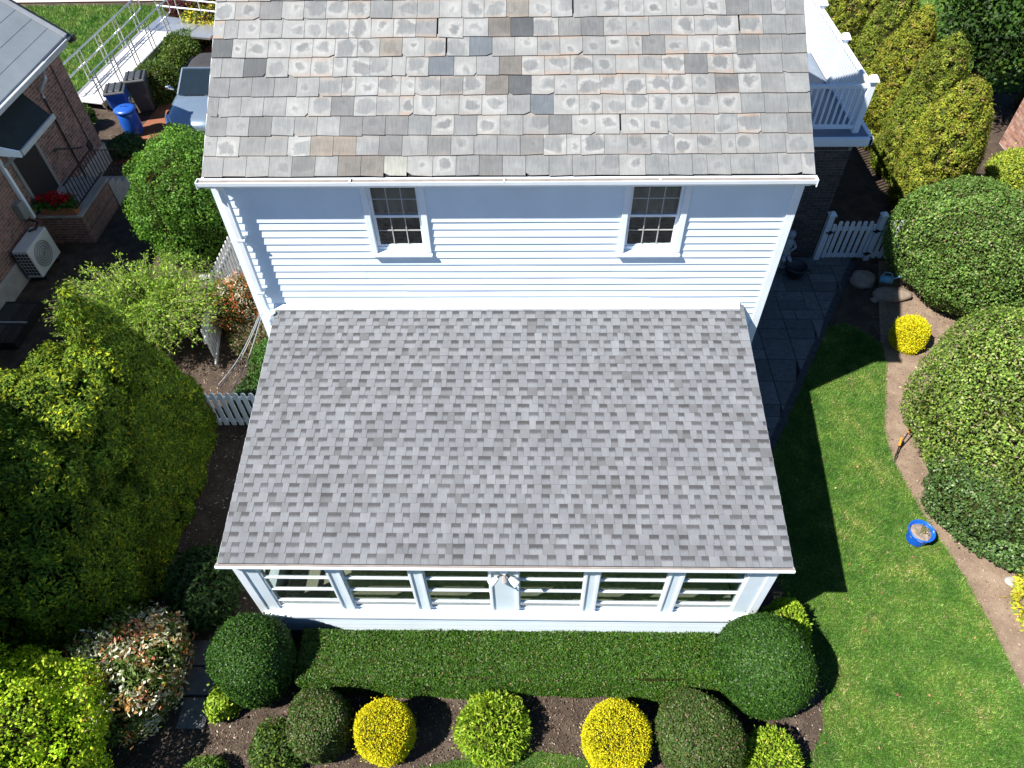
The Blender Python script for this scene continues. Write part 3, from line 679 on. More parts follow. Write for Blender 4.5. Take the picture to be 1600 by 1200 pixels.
sash_window(-1.98, -1.10, 4.25, 5.50, house)
sash_window(1.62, 2.52, 4.24, 5.50, house)

# ---- porch
PY = -4.03; PX = 3.60
PE, PZ = 4.125, 2.546; pl = math.hypot(PE, 3.246 - PZ); pca, psa = PE / pl, (3.246 - PZ) / pl
def pr(x, s, n): return (x, -PE + s * pca - n * psa, PZ + s * psa + n * pca)
px0, px1 = -3.69, 3.685
proof = MB().hexa([pr(px0 + .012, -.005, -.05), pr(px1 - .012, -.005, -.05), pr(px1 - .012, pl, -.05), pr(px0 + .012, pl, -.05), pr(px0 + .012, -.005, -.006), pr(px1 - .012, -.005, -.006), pr(px1 - .012, pl, -.006), pr(px0 + .012, pl, -.006)]).build('porch_roof', 'felt', house)
r = R_(31); NC = 30; ex = pl / NC; restm = MB(); cnt = 0
tones = np.array([[.157, .166, .179], [.149, .157, .169], [.169, .178, .191], [.133, .139, .148], [.115, .119, .125]]); tw = np.array([.36, .33, .2, .08, .03])
for k in range(NC):
    s0 = k * ex; x = px0; tab = r.random() < .5
    while x < px1 - .01:
        wd = float(r.uniform(.07, .145)) if tab else float(r.choice([r.uniform(.07, .125), r.uniform(.12, .19)], p=[.75, .25]))
        x2 = x + wd
        if px1 - x2 < .04: x2 = px1
        x2 = min(x2, px1); c = tones[r.choice(5, p=tw)] * r.uniform(.95, 1.05)
        if k == NC - 1: tab = True
        n0 = .0095 if tab else .0035; e0 = 0 if tab else .002; g_ = .0012
        m = MB() if cnt < 300 else restm; cnt += 1
        dk = 0. if tab else float(r.uniform(.75, 1.))
        # hidden head, exposed tail
        m.hexa([pr(x + g_, s0 + e0, n0 - .004), pr(x2 - g_, s0 + e0, n0 - .004), pr(x2 - g_, s0 + ex + .01, -.004), pr(x + g_, s0 + ex + .01, -.004), pr(x + g_, s0 + e0, n0), pr(x2 - g_, s0 + e0, n0), pr(x2 - g_, s0 + ex + .01, .0012 if tab else .0), pr(x + g_, s0 + ex + .01, .0012 if tab else .0)], tuple(c), (dk, 0, 0), [(0, 0), (1, 0), (1, 1), (0, 1)] * 2)
        if m is not restm: m.build('shingle', 'shingle', proof, attrs=True)
        x = x2; tab = not tab
tag(restm.build('shingle_courses', 'shingle', proof, attrs=True), kind='stuff')
part('porch_fascia', 'white_paint', house, (px0, px1, -4.118, -4.10, 2.43, 2.53))
MB().prism([(px0 - .025, -4.13, 2.53), (px0 - .025, -4.172, 2.527), (px0 - .025, -4.176, 2.49), (px0 - .025, -4.15, 2.455), (px0 - .025, -4.119, 2.455)], (px1 - px0 + .04, 0, 0)).build('porch_gutter', 'white_paint', house)
part('gutter_cover', 'gutter_dirty', house, (px0 - .02, px1 + .012, -4.158, -4.122, 2.530, 2.538))
part('porch_soffit', 'white_paint', house, (px0 + .01, px1 - .01, -4.099, PY + .12, 2.44, 2.455))
for x in (px0 - .004, px1 - .014):
    MB().hexa([pr(x, 0, -.14), pr(x + .018, 0, -.14), pr(x + .018, pl, -.14), pr(x, pl, -.14), pr(x, 0, -.0055), pr(x + .018, 0, -.0055), pr(x + .018, pl, -.0055), pr(x, pl, -.0055)]).build('rake_trim', 'white_paint', house)
POSTS = [(-3.60, -3.31), (-2.375, -2.20), (-1.27, -1.095), (-.19, .19), (1.095, 1.275), (2.21, 2.39), (3.25, 3.60)]
for i, (a, b) in enumerate(POSTS):
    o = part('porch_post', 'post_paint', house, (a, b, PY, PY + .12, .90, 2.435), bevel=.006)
    if i in (0, 6):
        q = (a, a + .1) if i == 0 else (b - .1, b); part('corner_board', 'white_paint', o, (q[0] - .012, q[1], PY - .018, PY, .3, 2.39)); 
    else:
        part('post_strip', 'white_paint', o, (b - .03, b + .006, PY - .022, PY, 1.0, 2.37)); part('post_strip', 'white_paint', o, (a - .006, a + .02, PY - .018, PY, 1.0, 2.37))
def awning_window(a, b, parent, side=None, y0=None):
    wr = bpy.data.objects.new('porch_window', None); col.objects.link(wr); wr.parent = parent
    zz = [.96, .985, 1.17, 1.53, 1.89, 2.42]
    for k in range(5):
        za, zb = zz[k], zz[k + 1]
        if k < 4:
            MB().hexa([(a, PY + .022, zb - .028), (b, PY + .022, zb - .028), (b, PY + .05, zb - .028), (a, PY + .05, zb - .028), (a, PY + .014, zb + .018), (b, PY + .014, zb + .018), (b, PY + .05, zb + .026), (a, PY + .05, zb + .026)]).build('sash_rail', 'white_paint', wr, bevel=.004)
        if k == 0: pass
        else:
            part('pane', 'pane_glass', wr, (a + .025, b - .025, PY + .034, PY + .039, za + .027, zb - .029))
            part('stile', 'white_paint', wr, (a, a + .024, PY + .012, PY + .05, za + .027, zb - .029)); part('stile', 'white_paint', wr, (b - .024, b, PY + .012, PY + .05, za + .027, zb - .029))
for i in range(6): awning_window(POSTS[i][1], POSTS[i + 1][0], house)
MB().hexa([(-3.55, PY - .09, .80), (3.62, PY - .09, .80), (3.62, PY + .06, .80), (-3.55, PY + .06, .80), (-3.55, PY - .09, .86), (3.62, PY - .09, .86), (3.62, PY + .06, .952), (-3.55, PY + .06, .952)]).build('porch_sill', 'white_paint', house, bevel=.006)
pside = bpy.data.objects.new('porch_siding', None); col.objects.link(pside); pside.parent = house
for k in range(5):
    z0 = .17 + k * EXP; z1 = z0 + EXP + .008 if k < 4 else .799
    MB().hexa([(-3.50, PY - .018, z0), (3.50, PY - .018, z0), (3.50, PY + .05, z0), (-3.50, PY + .05, z0), (-3.50, PY - .001, z1), (3.50, PY - .001, z1), (3.50, PY + .05, z1), (-3.50, PY + .05, z1)]).build('siding_board', 'white_vinyl', pside)
    for sx in (-1, 1):
        xo = sx * PX; xi = sx * (PX - .05)
        MB().box(min(xo, xi), max(xo, xi), PY + .12, .0, z0, z1 - .008).build('siding_board', 'white_vinyl', pside)
# porch side walls with openings
for sx in (-1, 1):
    xo = sx * PX; xi = sx * (PX - .1); a, b = min(xo, xi), max(xo, xi)
    for y in np.linspace(PY + .12, -.12, 4): part('porch_post', 'white_paint', house, (a, b, y, y + .12, .9, 2.42))
    part('porch_beam', 'white_paint', house, (a + .01, b - .01, PY + .12, 0, 2.42, 2.46)); part('porch_sill', 'white_paint', house, (a - .02, b + .02, PY + .13, -.02, .87, .899))
    ys = np.linspace(PY + .12, -.12, 4)
    for i in range(3):
        for z in (1.3, 1.65, 2.0): part('sash_rail', 'white_paint', house, (a + .02, b - .02, ys[i] + .12, ys[i + 1], z, z + .045))
        part('pane', 'pane_glass', house, (sx * (PX - .05) - .003, sx * (PX - .05) + .003, ys[i] + .121, ys[i + 1] - .001, .9, 2.41))
    for y0, y1, h0, h1 in ((PY + .1, 0, 2.46, 2.46),):
        MB().prism([(a, PY + .05, 2.461), (a, -.001, 2.461), (a, -.001, 3.17), (a, PY + .05, 2.50)], (b - a, 0, 0)).build('porch_gable', 'white_vinyl', house)
part('foundation', 'concrete', house, (-3.52, 3.52, PY + .02, .02, 0, .165))
part('porch_floor', 'porch_floor', house, (-3.44, 3.44, PY + .13, .0, .40, .45))
part('porch_ceiling', 'white_paint', house, (-3.44, 3.44, PY + .13, .0, 2.47, 2.49))
part('inner_curb', 'room_dark', house, (-3.44, 3.44, PY + .08, PY + .115, .17, .78))
# chairs and table inside the porch
def inside_chair(x, y, rz, label):
    t = thing('porch_chair', label, 'chair', (x, y, .45)); ca_, sa_ = math.cos(rz), math.sin(rz)
    def W(a, b, c): return (x + a * ca_ - b * sa_, y + a * sa_ + b * ca_, .45 + c)
    def bx(nm, a0, a1, b0, b1, c0, c1): MB().hexa([W(a0, b0, c0), W(a1, b0, c0), W(a1, b1, c0), W(a0, b1, c0), W(a0, b0, c1), W(a1, b0, c1), W(a1, b1, c1), W(a0, b1, c1)]).build(nm, 'chair_wood', t, bevel=.005)
    bx('seat', -.28, .28, -.26, .26, .40, .44)
    for a in (-.26, .22):
        bx('leg', a, a + .04, -.25, -.21, 0, .40); bx('leg', a, a + .04, .21, .25, 0, 1.0); bx('armrest', a - .02, a + .06, -.27, .21, .60, .63)
    for i in range(5): bx('back_slat', -.2 + i * .085, -.14 + i * .085, .215, .235, .46, .98)
    bx('back_rail', -.26, .26, .21, .24, .98, 1.06)
inside_chair(-2.35, -2.75, .35, 'orange wooden armchair seen through the leftmost porch windows')
inside_chair(-1.65, -2.9, -.5, 'orange wooden armchair inside the porch behind the second window post')
# floodlight on the centre post
fl = thing('flood_light', 'twin head motion sensor floodlight fixed to the centre porch post', 'lamp', (0, PY - .02, 2.2))
part('mount', 'white_paint', fl, (-.05, .05, PY - .045, PY, 2.16, 2.26), bevel=.01)
for sx in (-1, 1):
    MB().tube([(sx * .03, PY - .05, 2.2), (sx * .09, PY - .09, 2.17)], .014, 8).build('arm', 'black_iron', fl)
    d = Vector((sx * .75, -.55, -.35)).normalized(); p0 = Vector((sx * .08, PY - .085, 2.175))
    MB().tube([p0, p0 + d * .05, p0 + d * .13], [.028, .045, .055], 14).build('lamp_head', 'white_paint', fl)
MB().tube([(0, PY - .045, 2.17), (0.01, PY - .11, 2.10)], [.03, .045], 10).build('sensor', 'lamp_grey', fl)

# ---- brick wing with the balcony
def brick_face(parent, origin, u, w_, h, nrm, palette, limit, sortkey, seed, bl=.2, bh=.06, mo=.01, name='brick'):
    u = Vector(u); nv = Vector(nrm); o = Vector(origin); r = R_(seed); L = []
    rows = int(h / (bh + mo))
    for k in range(rows):
        z = k * (bh + mo); x = -(bl + mo) / 2 if k % 2 else 0
        while x < w_:
            a, b = max(x, 0), min(x + bl, w_)
            if b - a > .03: L.append((a, b, z))
            x += bl + mo
    L.sort(key=sortkey); rest_ = MB()
    pals = np.array(palette)
    for i, (a, b, z) in enumerate(L):
        m = MB() if i < limit else rest_; pz = r.uniform(.004, .009); c = tuple(pals[r.integers(len(pals))] * r.uniform(.8, 1.2))
        p0 = o + u * a + Vector((0, 0, z)); p1 = o + u * b + Vector((0, 0, z)); up = Vector((0, 0, bh)); n0 = nv * pz
        m.hexa([p0 + n0, p1 + n0, p1 - nv * .02, p0 - nv * .02, p0 + n0 + up, p1 + n0 + up, p1 - nv * .02 + up, p0 - nv * .02 + up], c)
        if i < limit: m.build(name, 'piece', parent, attrs=True)
    if len(L) > limit: tag(rest_.build('brick_courses', 'piece', parent, attrs=True), kind='stuff')
bw = part('brick_wing_wall', 'mortar', house, (4.02, 7.0, 5.12, 12.4, 0, 3.06))
brick_face(bw, (4.03, 5.12, .02), (1, 0, 0), 2.97, 2.8, (0, -1, 0), [(.07, .05, .042), (.055, .042, .038), (.085, .06, .05), (.045, .038, .036)], 290, lambda q: -q[0] - q[2] * .15, 41)
r = R_(42)
for i in range(42):
    x = 4.04 + i * .0705
    if x > 6.93: break
    MB().box(x, x + .06, 5.112, 5.14, 2.83, 3.03, tuple(np.array([.07, .052, .045]) * r.uniform(.8, 1.2))).build('soldier_brick', 'piece', bw, attrs=True)
brick_face(bw, (7.0, 12.35, .02), (0, -1, 0), 7.2, 2.95, (1, 0, 0), [(.12, .075, .06), (.09, .06, .05)], 0, lambda q: q[0], 43)
part('balcony_deck', 'deck_grey', house, (4.02, 7.2, 5.02, 12.5, 3.075, 3.17))
part('balcony_trim', 'white_paint', house, (4.02, 7.27, 4.94, 5.019, 3.04, 3.19), (7.201, 7.28, 4.94, 12.5, 3.04, 3.19), bevel=.008)
part('balcony_cornice', 'white_paint', house, (4.02, 7.22, 4.985, 5.118, 2.985, 3.039), (7.002, 7.22, 5.118, 12.45, 2.985, 3.039))
rail = bpy.data.objects.new('balcony_railing', None); col.objects.link(rail); rail.parent = house
RX, RY = 6.97, 5.24
posts_y = [RY, 7.1, 8.85, 10.6, 12.3]
for y in posts_y:
    p = part('railing_post', 'white_paint', rail, (RX - .06, RX + .06, y - .06, y + .06, 3.17, 4.27))
    q = MB(); q.hexa([(RX - .09, y - .09, 4.27), (RX + .09, y - .09, 4.27), (RX + .09, y + .09, 4.27), (RX - .09, y + .09, 4.27), (RX - .05, y - .05, 4.34), (RX + .05, y - .05, 4.34), (RX + .05, y + .05, 4.34), (RX - .05, y + .05, 4.34)]); q.box(RX - .095, RX + .095, y - .095, y + .095, 4.245, 4.269); q.build('post_cap', 'white_paint', rail)
for za, zb in ((3.25, 3.32), (4.10, 4.17)):
    part('rail', 'white_paint', rail, (4.03, RX - .061, RY - .035, RY + .035, za, zb), bevel=.006)
    for i in range(4): part('rail', 'white_paint', rail, (RX - .035, RX + .035, posts_y[i] + .061, posts_y[i + 1] - .061, za, zb), bevel=.006)
bme = MB().box(-.018, .018, -.018, .018, 3.321, 4.099).build('baluster', 'white_paint', rail, origin=(0, 0, 3.321))
bme.location = (RX - .16, RY, 3.321)
def dupe(o, loc):
    c = o.copy(); col.objects.link(c); c.location = loc; return c
xx = RX - .28
while xx > 4.1: dupe(bme, (xx, RY, 3.321)); xx -= .12
yy = RY + .14
while yy < 12.2:
    if min(abs(yy - p) for p in posts_y) > .08: dupe(bme, (RX, yy, 3.321))
    yy += .115

# ================================================================== fences
def picket_mesh(h, wd=.085, th=.022, n=6):
    m = MB(); pts = [(-wd / 2, 0), (wd / 2, 0)] + [(wd / 2 * math.cos(a), h - wd * .5 + wd * .5 * math.sin(a)) for a in np.linspace(0, math.pi, n)]
    m.prism([(a, 0, b) for a, b in pts], (0, th, 0)); return m
def fence(name, label, a, b, h, mat, posts, rails=((.12, .2), (.78, .86)), step=.145, gap0=.1, z0=.05):
    a = Vector((*a, 0)); b = Vector((*b, 0)); d = b - a; Ln = d.length; d.normalize(); ang = math.atan2(d.y, d.x); nv = Vector((-d.y, d.x, 0))
    t = thing(name, label, 'fence', a)
    me = picket_mesh(h - z0); src = me.build('picket', mat, t, origin=(0, 0, 0)); src.rotation_euler.z = ang
    s = gap0; first = True
    while s < Ln - gap0 + .02:
        p = d * s - nv * .03 + Vector((0, 0, z0))
        if first: src.location = p; first = False
        else: c = src.copy(); col.objects.link(c); c.location = p
        s += step
    for za, zb in rails:
        MB().bar(a + Vector((0, 0, (za + zb) / 2)) + nv * .012, b + Vector((0, 0, (za + zb) / 2)) + nv * .012, .036, zb - za).build('rail', mat, t, bevel=.004)
    for q in posts:
        p = a + d * q; m = MB(); u = d * .06; v = nv * .06
        def ring(k, z): return [p - u * k - v * k + Vector((0, 0, z)), p + u * k - v * k + Vector((0, 0, z)), p + u * k + v * k + Vector((0, 0, z)), p - u * k + v * k + Vector((0, 0, z))]
        m.hexa(ring(1, 0) + ring(1, h + .12)); po = m.build('post', mat, t)
        m = MB(); m.hexa(ring(1.3, h + .12) + ring(1.3, h + .15)); m.hexa(ring(1.2, h + .15) + ring(.5, h + .20)); m.build('post_cap', mat, t)
    return t
# left side
fence('picket_fence', 'white vinyl picket fence running from the porch to the dark evergreen', (-6.35, .06), (-4.05, .06), 1.0, 'fence_vinyl', (0.0, 2.26))
fence('picket_fence', 'picket fence receding beside the orange flowering shrub towards the driveway', (-6.5, 3.0), (-6.45, 6.0), 1.1, 'old_fence', (0.0,))
fence('picket_fence', 'short picket fence slanting behind the wispy shrub', (-6.42, 2.8), (-6.15, 1.5), 1.0, 'old_fence', ())
# right side fixed panel
fence('picket_fence', 'white picket fence panel between gate and large round shrub', (8.25, 5.06), (9.7, 5.06), 1.12, 'fence_vinyl', (0.0, 1.4), rails=((.08, .2), (.84, .93)), gap0=.16)
gt = thing('picket_gate', 'white picket gate with black hinges beside the dark brick wall', 'gate', (7.2, 5.06, 0))
for x in (7.09,):
    part('post', 'fence_vinyl', gt, (x - .065, x + .065, 5.0, 5.12, 0, 1.26), bevel=.006); m = MB(); m.box(x - .085, x + .085, 4.98, 5.14, 1.26, 1.29); m.hexa([(x - .075, 4.99, 1.29), (x + .075, 4.99, 1.29), (x + .075, 5.13, 1.29), (x - .075, 5.13, 1.29), (x - .03, 5.03, 1.34), (x + .03, 5.03, 1.34), (x + .03, 5.09, 1.34), (x - .03, 5.09, 1.34)]); m.build('post_cap', 'fence_vinyl', gt)
for x in (7.2, 8.1): part('stile', 'fence_vinyl', gt, (x, x + .07, 5.03, 5.075, .07, 1.0))
for za, zb in ((.08, .18), (.84, .94)): part('rail', 'fence_vinyl', gt, (7.271, 8.099, 5.04, 5.07, za, zb))
s = picket_mesh(1.02).build('picket', 'fence_vinyl', gt, origin=(0, 0, 0)); s.location = (.14, -.045, .09)
for i in range(1, 6): c = s.copy(); col.objects.link(c); c.location = (.14 + .137 * i, -.045, .09)
for x, z in ((8.2, .84), (8.2, .2), (7.16, .80)): part('hinge', 'black_iron', gt, (x - .09, x + .09, 4.985, 4.999, z, z + .03), (x - .03, x + .03, 4.98, 5.0, z - .03, z + .06))

# ================================================================== shrubs
G1 = (.030, .075, .012)
# flat topped hedge
def hedge(label, x0, x1, y0, y1, h, n, seed):
    r = R_(seed); t = thing('clipped_hedge', label, 'hedge', ((x0 + x1) / 2, (y0 + y1) / 2, 0))
    A = np.array([(x1 - x0) * (y1 - y0), (x1 - x0) * h * .85, (x1 - x0) * h * .3, (y1 - y0) * h, (y1 - y0) * h]); k = r.choice(5, n, p=A / A.sum()); u, v = r.uniform(0, 1, n), r.uniform(0, 1, n)
    P = np.zeros((n, 3)); Nn = np.zeros((n, 3)); X = x0 + u * (x1 - x0); Y = y0 + v * (y1 - y0)
    top = k == 0; P[top] = np.c_[X, Y, np.full(n, h)][top]; Nn[top] = (0, 0, 1)
    fr = k == 1; P[fr] = np.c_[X, np.full(n, y0), v * h][fr]; Nn[fr] = (0, -1, .2)
    ba = k == 2; P[ba] = np.c_[X, np.full(n, y1), v * h][ba]; Nn[ba] = (0, 1, .2)
    le = k == 3; P[le] = np.c_[np.full(n, x0), Y, u * h][le]; Nn[le] = (-1, 0, .2)
    ri = k == 4; P[ri] = np.c_[np.full(n, x1), Y, u * h][ri]; Nn[ri] = (1, 0, .2)
    lf = lump_fn(seed, .012, 5); P += Nn * lf(P)[:, None]
    # rounded shoulder and wavy front
    P[:, 2] -= np.clip(1 - (P[:, 1] - y0) / .09, 0, 1) ** 2 * .06 * (P[:, 2] > h * .7); P -= unit(Nn) * r.uniform(0, 1, (n, 1)) ** 2 * .045
    P[:, 1] += np.where(P[:, 1] < y0 + .1, .03 * np.sin(P[:, 0] * 2.1) + .02 * np.sin(P[:, 0] * 5.3), 0)
    C = pal(r, n, [((.035, .092, .008), 5), ((.052, .122, .010), 4), ((.024, .064, .009), 3), ((.10, .13, .02), .5), ((.22, .16, .08), .22)], .2)
    V, F = leaves(r, P, unit(Nn), .034, .019, .75, .25)
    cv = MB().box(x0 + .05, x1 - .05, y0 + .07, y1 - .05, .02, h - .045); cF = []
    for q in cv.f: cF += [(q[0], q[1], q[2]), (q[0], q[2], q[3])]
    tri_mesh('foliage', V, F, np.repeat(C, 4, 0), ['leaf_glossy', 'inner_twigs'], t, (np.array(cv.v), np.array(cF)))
    m = MB()
    for i in range(14): xx = x0 + .2 + i * (x1 - x0 - .4) / 13; m.tube([(xx, (y0 + y1) / 2, -.02), (xx + .03, (y0 + y1) / 2, h * .7)], .014, 6)
    m.build('stem', 'bark', t)
hedge('long low flat topped hedge under the porch windows', -3.0, 3.06, -4.96, -4.2, .62, 95000, 51)

BOX = [((.019, .053, .007), 5), ((.027, .07, .008), 4), ((.012, .034, .007), 3), ((.045, .095, .012), 1.2)]
plant('boxwood_ball', 'tall clipped dark green globe shrub at the stepping stones', 'shrub', (-3.58, -4.72, 0), prof_super(.60, .70, 2.3, -.7), BOX, 42000, .036, .021, .6, 61, lump=(.045, 3.5), mat='leaf_glossy', depth=.05, corek=.9)
plant('boxwood_ball', 'largest clipped glossy green globe shrub beside the right lawn', 'shrub', (3.66, -4.70, 0), prof_super(.66, .74, 2.3, -.7), BOX, 52000, .036, .021, .55, 62, lump=(.03, 3), mat='leaf_glossy', depth=.045, corek=.92)
HOL = [((.034, .064, .012), 4), ((.05, .085, .016), 3), ((.024, .042, .010), 3), ((.075, .06, .026), 1.2), ((.10, .07, .045), .5)]
plant('holly_shrub', 'round olive green shrub between globe shrub and left yellow shrub', 'shrub', (-2.52, -5.50, 0), prof_super(.50, .48, 2.8, -.7), HOL, 26000, .034, .02, .6, 63, lump=(.055, 4), mat='leaf_glossy', depth=.06, corek=.88)
plant('holly_shrub', 'round brownish green shrub right of the second yellow shrub', 'shrub', (2.60, -5.55, 0), prof_super(.58, .52, 2.6, -.7), HOL, 32000, .034, .02, .6, 64, lump=(.055, 4), mat='leaf_glossy', depth=.06, corek=.88)
YEL = [((.40, .355, .008), 5), ((.32, .305, .008), 4), ((.25, .26, .012), 2.4), ((.50, .37, .015), 1)]
plant('golden_shrub', 'golden yellow clipped shrub on the left of the mulch bed', 'shrub', (-1.63, -5.55, 0), prof_super(.41, .42, 3.2, -.75), YEL, 22000, .03, .013, .8, 65, lump=(.012, 6), mode='out', depth=.05, mat='needle', corek=.87)
plant('golden_shrub', 'bigger golden yellow clipped shrub beside the brownish shrub', 'shrub', (1.52, -5.60, 0), prof_super(.45, .45, 3.0, -.75), YEL, 26000, .03, .013, .8, 66, lump=(.012, 6), mode='out', depth=.05, mat='needle', corek=.87)
plant('golden_shrub', 'small yellow dome shrub at the edge of the house shadow', 'shrub', (8.22, 2.28, 0), prof_super(.36, .36, 2.6, -.6), YEL, 14000, .036, .018, .8, 67, lump=(.015, 6), mode='out', depth=.05, mat='needle', corek=.87)
LIM = [((.15, .23, .015), 5), ((.21, .29, .02), 4), ((.09, .16, .012), 3), ((.30, .34, .05), 1)]
plant('lime_shrub', 'lime green leafy shrub in the middle of the mulch bed', 'shrub', (-.17, -5.42, 0), prof_super(.46, .33, 2.2, -.5), LIM, 5200, .075, .024, .75, 68, lump=(.05, 5), mode='out', depth=.16, corek=.72)
plant('lime_shrub', 'lime green shrub at the foot of the largest globe shrub', 'shrub', (3.60, -5.82, 0), prof_super(.40, .30, 2.2, -.5), LIM, 5000, .06, .024, .75, 69, lump=(.04, 5), mode='out', depth=.13, corek=.75)
plant('lime_shrub', 'small lime shrub against the stepping stones', 'shrub', (-4.06, -5.2, 0), prof_super(.27, .34, 2.2, -.5), LIM, 3000, .065, .034, .6, 70, lump=(.04, 6), depth=.1, corek=.75)
plant('lime_shrub', 'half shaded lime shrub tucked behind the largest globe shrub', 'shrub', (4.18, -3.95, 0), prof_super(.40, .32, 2.2, -.5), LIM, 4200, .06, .028, .7, 71, lump=(.04, 6), mode='out', depth=.12, corek=.75)
DGR = [((.02, .045, .012), 4), ((.03, .065, .014), 3), ((.05, .085, .02), 1)]
plant('low_shrub', 'sparse low green shrub below the globe by the stepping stones', 'shrub', (-3.2, -5.72, 0), prof_super(.36, .30, 2., -.5), [((.05, .09, .015), 3), ((.03, .06, .012), 3), ((.11, .16, .02), 1)], 2600, .06, .028, .8, 72, lump=(.05, 6), depth=.15, corek=.6)
plant('low_shrub', 'dark rhododendron in deep shade beside the porch corner', 'shrub', (-4.75, -3.5, 0), prof_super(.62, .6, 2., -.5), DGR, 4500, .11, .04, .7, 73, lump=(.06, 3), depth=.2, corek=.75)
plant('low_shrub', 'dark green shrub against the porch side near the cables', 'shrub', (-4.45, 1.05, 0), prof_super(.66, .8, 2., -.5), [((.03, .08, .012), 4), ((.045, .11, .015), 3), ((.02, .05, .01), 2)], 7000, .06, .035, .7, 74, lump=(.08, 3), depth=.2, corek=.72)
plant('low_shrub', 'low dark groundcover where the cables reach the picket fence', 'shrub', (-5.1, .62, 0), prof_super(.5, .3, 2., -.5), DGR, 3000, .07, .035, .8, 77, lump=(.06, 4), depth=.12, corek=.7)
plant('low_shrub', 'thin leggy shrub under the left edge of the porch roof', 'shrub', (-4.25, -1.75, 0), prof_super(.36, .55, 2., -.5), [((.05, .08, .02), 3), ((.10, .09, .05), 2)], 1500, .05, .02, .9, 75, lump=(.08, 4), depth=.3, corek=.0)
plant('low_shrub', 'small green ground plant by the lower left corner', 'shrub', (-4.05, -6.1, 0), prof_super(.3, .2, 2., -.5), [((.05, .10, .015), 3), ((.09, .16, .02), 2)], 1800, .05, .025, .8, 76, lump=(.04, 5), depth=.1, corek=.5)

# big shrubs at the right edge
VIB = [((.06, .115, .02), 4), ((.085, .15, .026), 4), ((.04, .08, .018), 3), ((.13, .18, .05), 1.0), ((.17, .14, .08), .5)]
plant('large_shrub', 'large rounded green shrub above the small yellow dome', 'shrub', (9.9, 4.1, 0), prof_super(1.6, 1.25, 2.3, -.7), VIB, 48000, .05, .03, .6, 81, sy=1.12, lump=(.10, 2.4), depth=.12, mat='leaf_glossy', corek=.84, tuft=(420, .2, .06))
plant('large_shrub', 'huge spreading shrub with woody gaps along the dirt strip', 'shrub', (8.95, -.6, 0), prof_super(1.9, 1.4, 2.3, -.7), [((.085, .14, .02), 4), ((.12, .18, .028), 4), ((.05, .085, .018), 3), ((.19, .21, .07), 1.0), ((.20, .16, .11), .7)], 60000, .055, .028, .6, 82, sy=1.05, lump=(.10, 2.2), depth=.14, mat='leaf_glossy', corek=.85, tuft=(480, .22, .075))
plant('large_shrub', 'dark glossy low shrub reaching the dirt strip near the bucket', 'shrub', (8.3, -1.75, 0), prof_super(1.08, .78, 2.2, -.6), [((.04, .08, .02), 4), ((.06, .11, .025), 4), ((.028, .055, .018), 3), ((.13, .17, .09), .8)], 24000, .055, .03, .6, 83, sy=1.15, lump=(.08, 3), depth=.1, mat='leaf_glossy', corek=.84, tuft=(300, .16, .045))
plant('yellow_perennial', 'yellow leaved plant at the right edge by the pale stone', 'plant', (8.3, -3.6, 0), prof_super(.26, .30, 2., -.5), [((.36, .32, .03), 4), ((.25, .27, .03), 3), ((.14, .2, .02), 1)], 1500, .10, .035, .8, 84, sy=2.0, lump=(.05, 5), mode='out', depth=.12, corek=.5)
plant('yellow_shrub', 'yellow green shrub at the foot of the sunlit brick wall', 'shrub', (13.05, 8.3, 0), prof_super(.85, .5, 2., -.5), [((.24, .27, .03), 4), ((.16, .21, .02), 3), ((.09, .14, .02), 2)], 9000, .08, .035, .8, 85, lump=(.08, 3), depth=.15, corek=.8)
for i, (x, y, hh) in enumerate(((8.12, -3.08, .10),)):
    t = thing('garden_stone', 'pale half round stone beside the yellow leaved plant', 'stone', (x, y, 0)); MB().lathe([(.10, 0), (.12, .03), (.115, .05), (.08, .065), (0, .07)], (x, y, 0), 16, sx=1, sy=.8).build('stone', 'concrete', t, smooth=True)

# arborvitae row behind the gate
ARB = [((.125, .142, .014), 5), ((.09, .115, .013), 4), ((.17, .17, .022), 3), ((.05, .075, .012), 1.8), ((.17, .12, .045), .6)]
rowlab = ['nearest clipped golden evergreen of the row behind the gate', 'second golden evergreen of the row, behind the nearest one', 'third golden evergreen of the row beside the balcony corner', 'fourth golden evergreen of the row beside the balcony', 'fifth golden evergreen of the row along the balcony railing', 'sixth golden evergreen of the row near the top edge', 'farthest golden evergreen of the row']
rowpos = [(10.2, 7.15, .84, 3.3), (10.25, 8.75, .76, 3.55), (10.1, 10.3, .74, 3.6), (10.2, 11.9, .74, 3.8), (10.0, 13.5, .74, 3.9), (10.0, 15.1, .74, 3.9), (9.9, 16.7, .74, 3.9)]
for i, (x, y, rr, h) in enumerate(rowpos):
    tint = np.array([(1, 1, 1), (.82, .9, 1), (1.05, 1.0, 1), (.8, .9, 1), (1.0, 1, 1), (.85, .92, 1), (1, 1, 1)][i])
    plant('arborvitae', rowlab[i], 'evergreen', (x, y, 0), [(rr * a_, h * b_) for a_, b_ in ((.75, 0), (.97, .12), (1, .3), (.96, .5), (.84, .66), (.64, .8), (.38, .92), (.14, .985), (0, 1))], [(tuple(np.array(q) * tint), k_) for q, k_ in ARB], 4200 if i < 3 else 2600, .06, .022, .3, 90 + i, lump=(.035, 2.2), mode='face', up=.0, mat='needle', clump=.035, per=11, corek=.9, tuft=(300, .14, .03, .45), group='golden evergreens in a row', trunk=True, crownname='crown', var=.2)

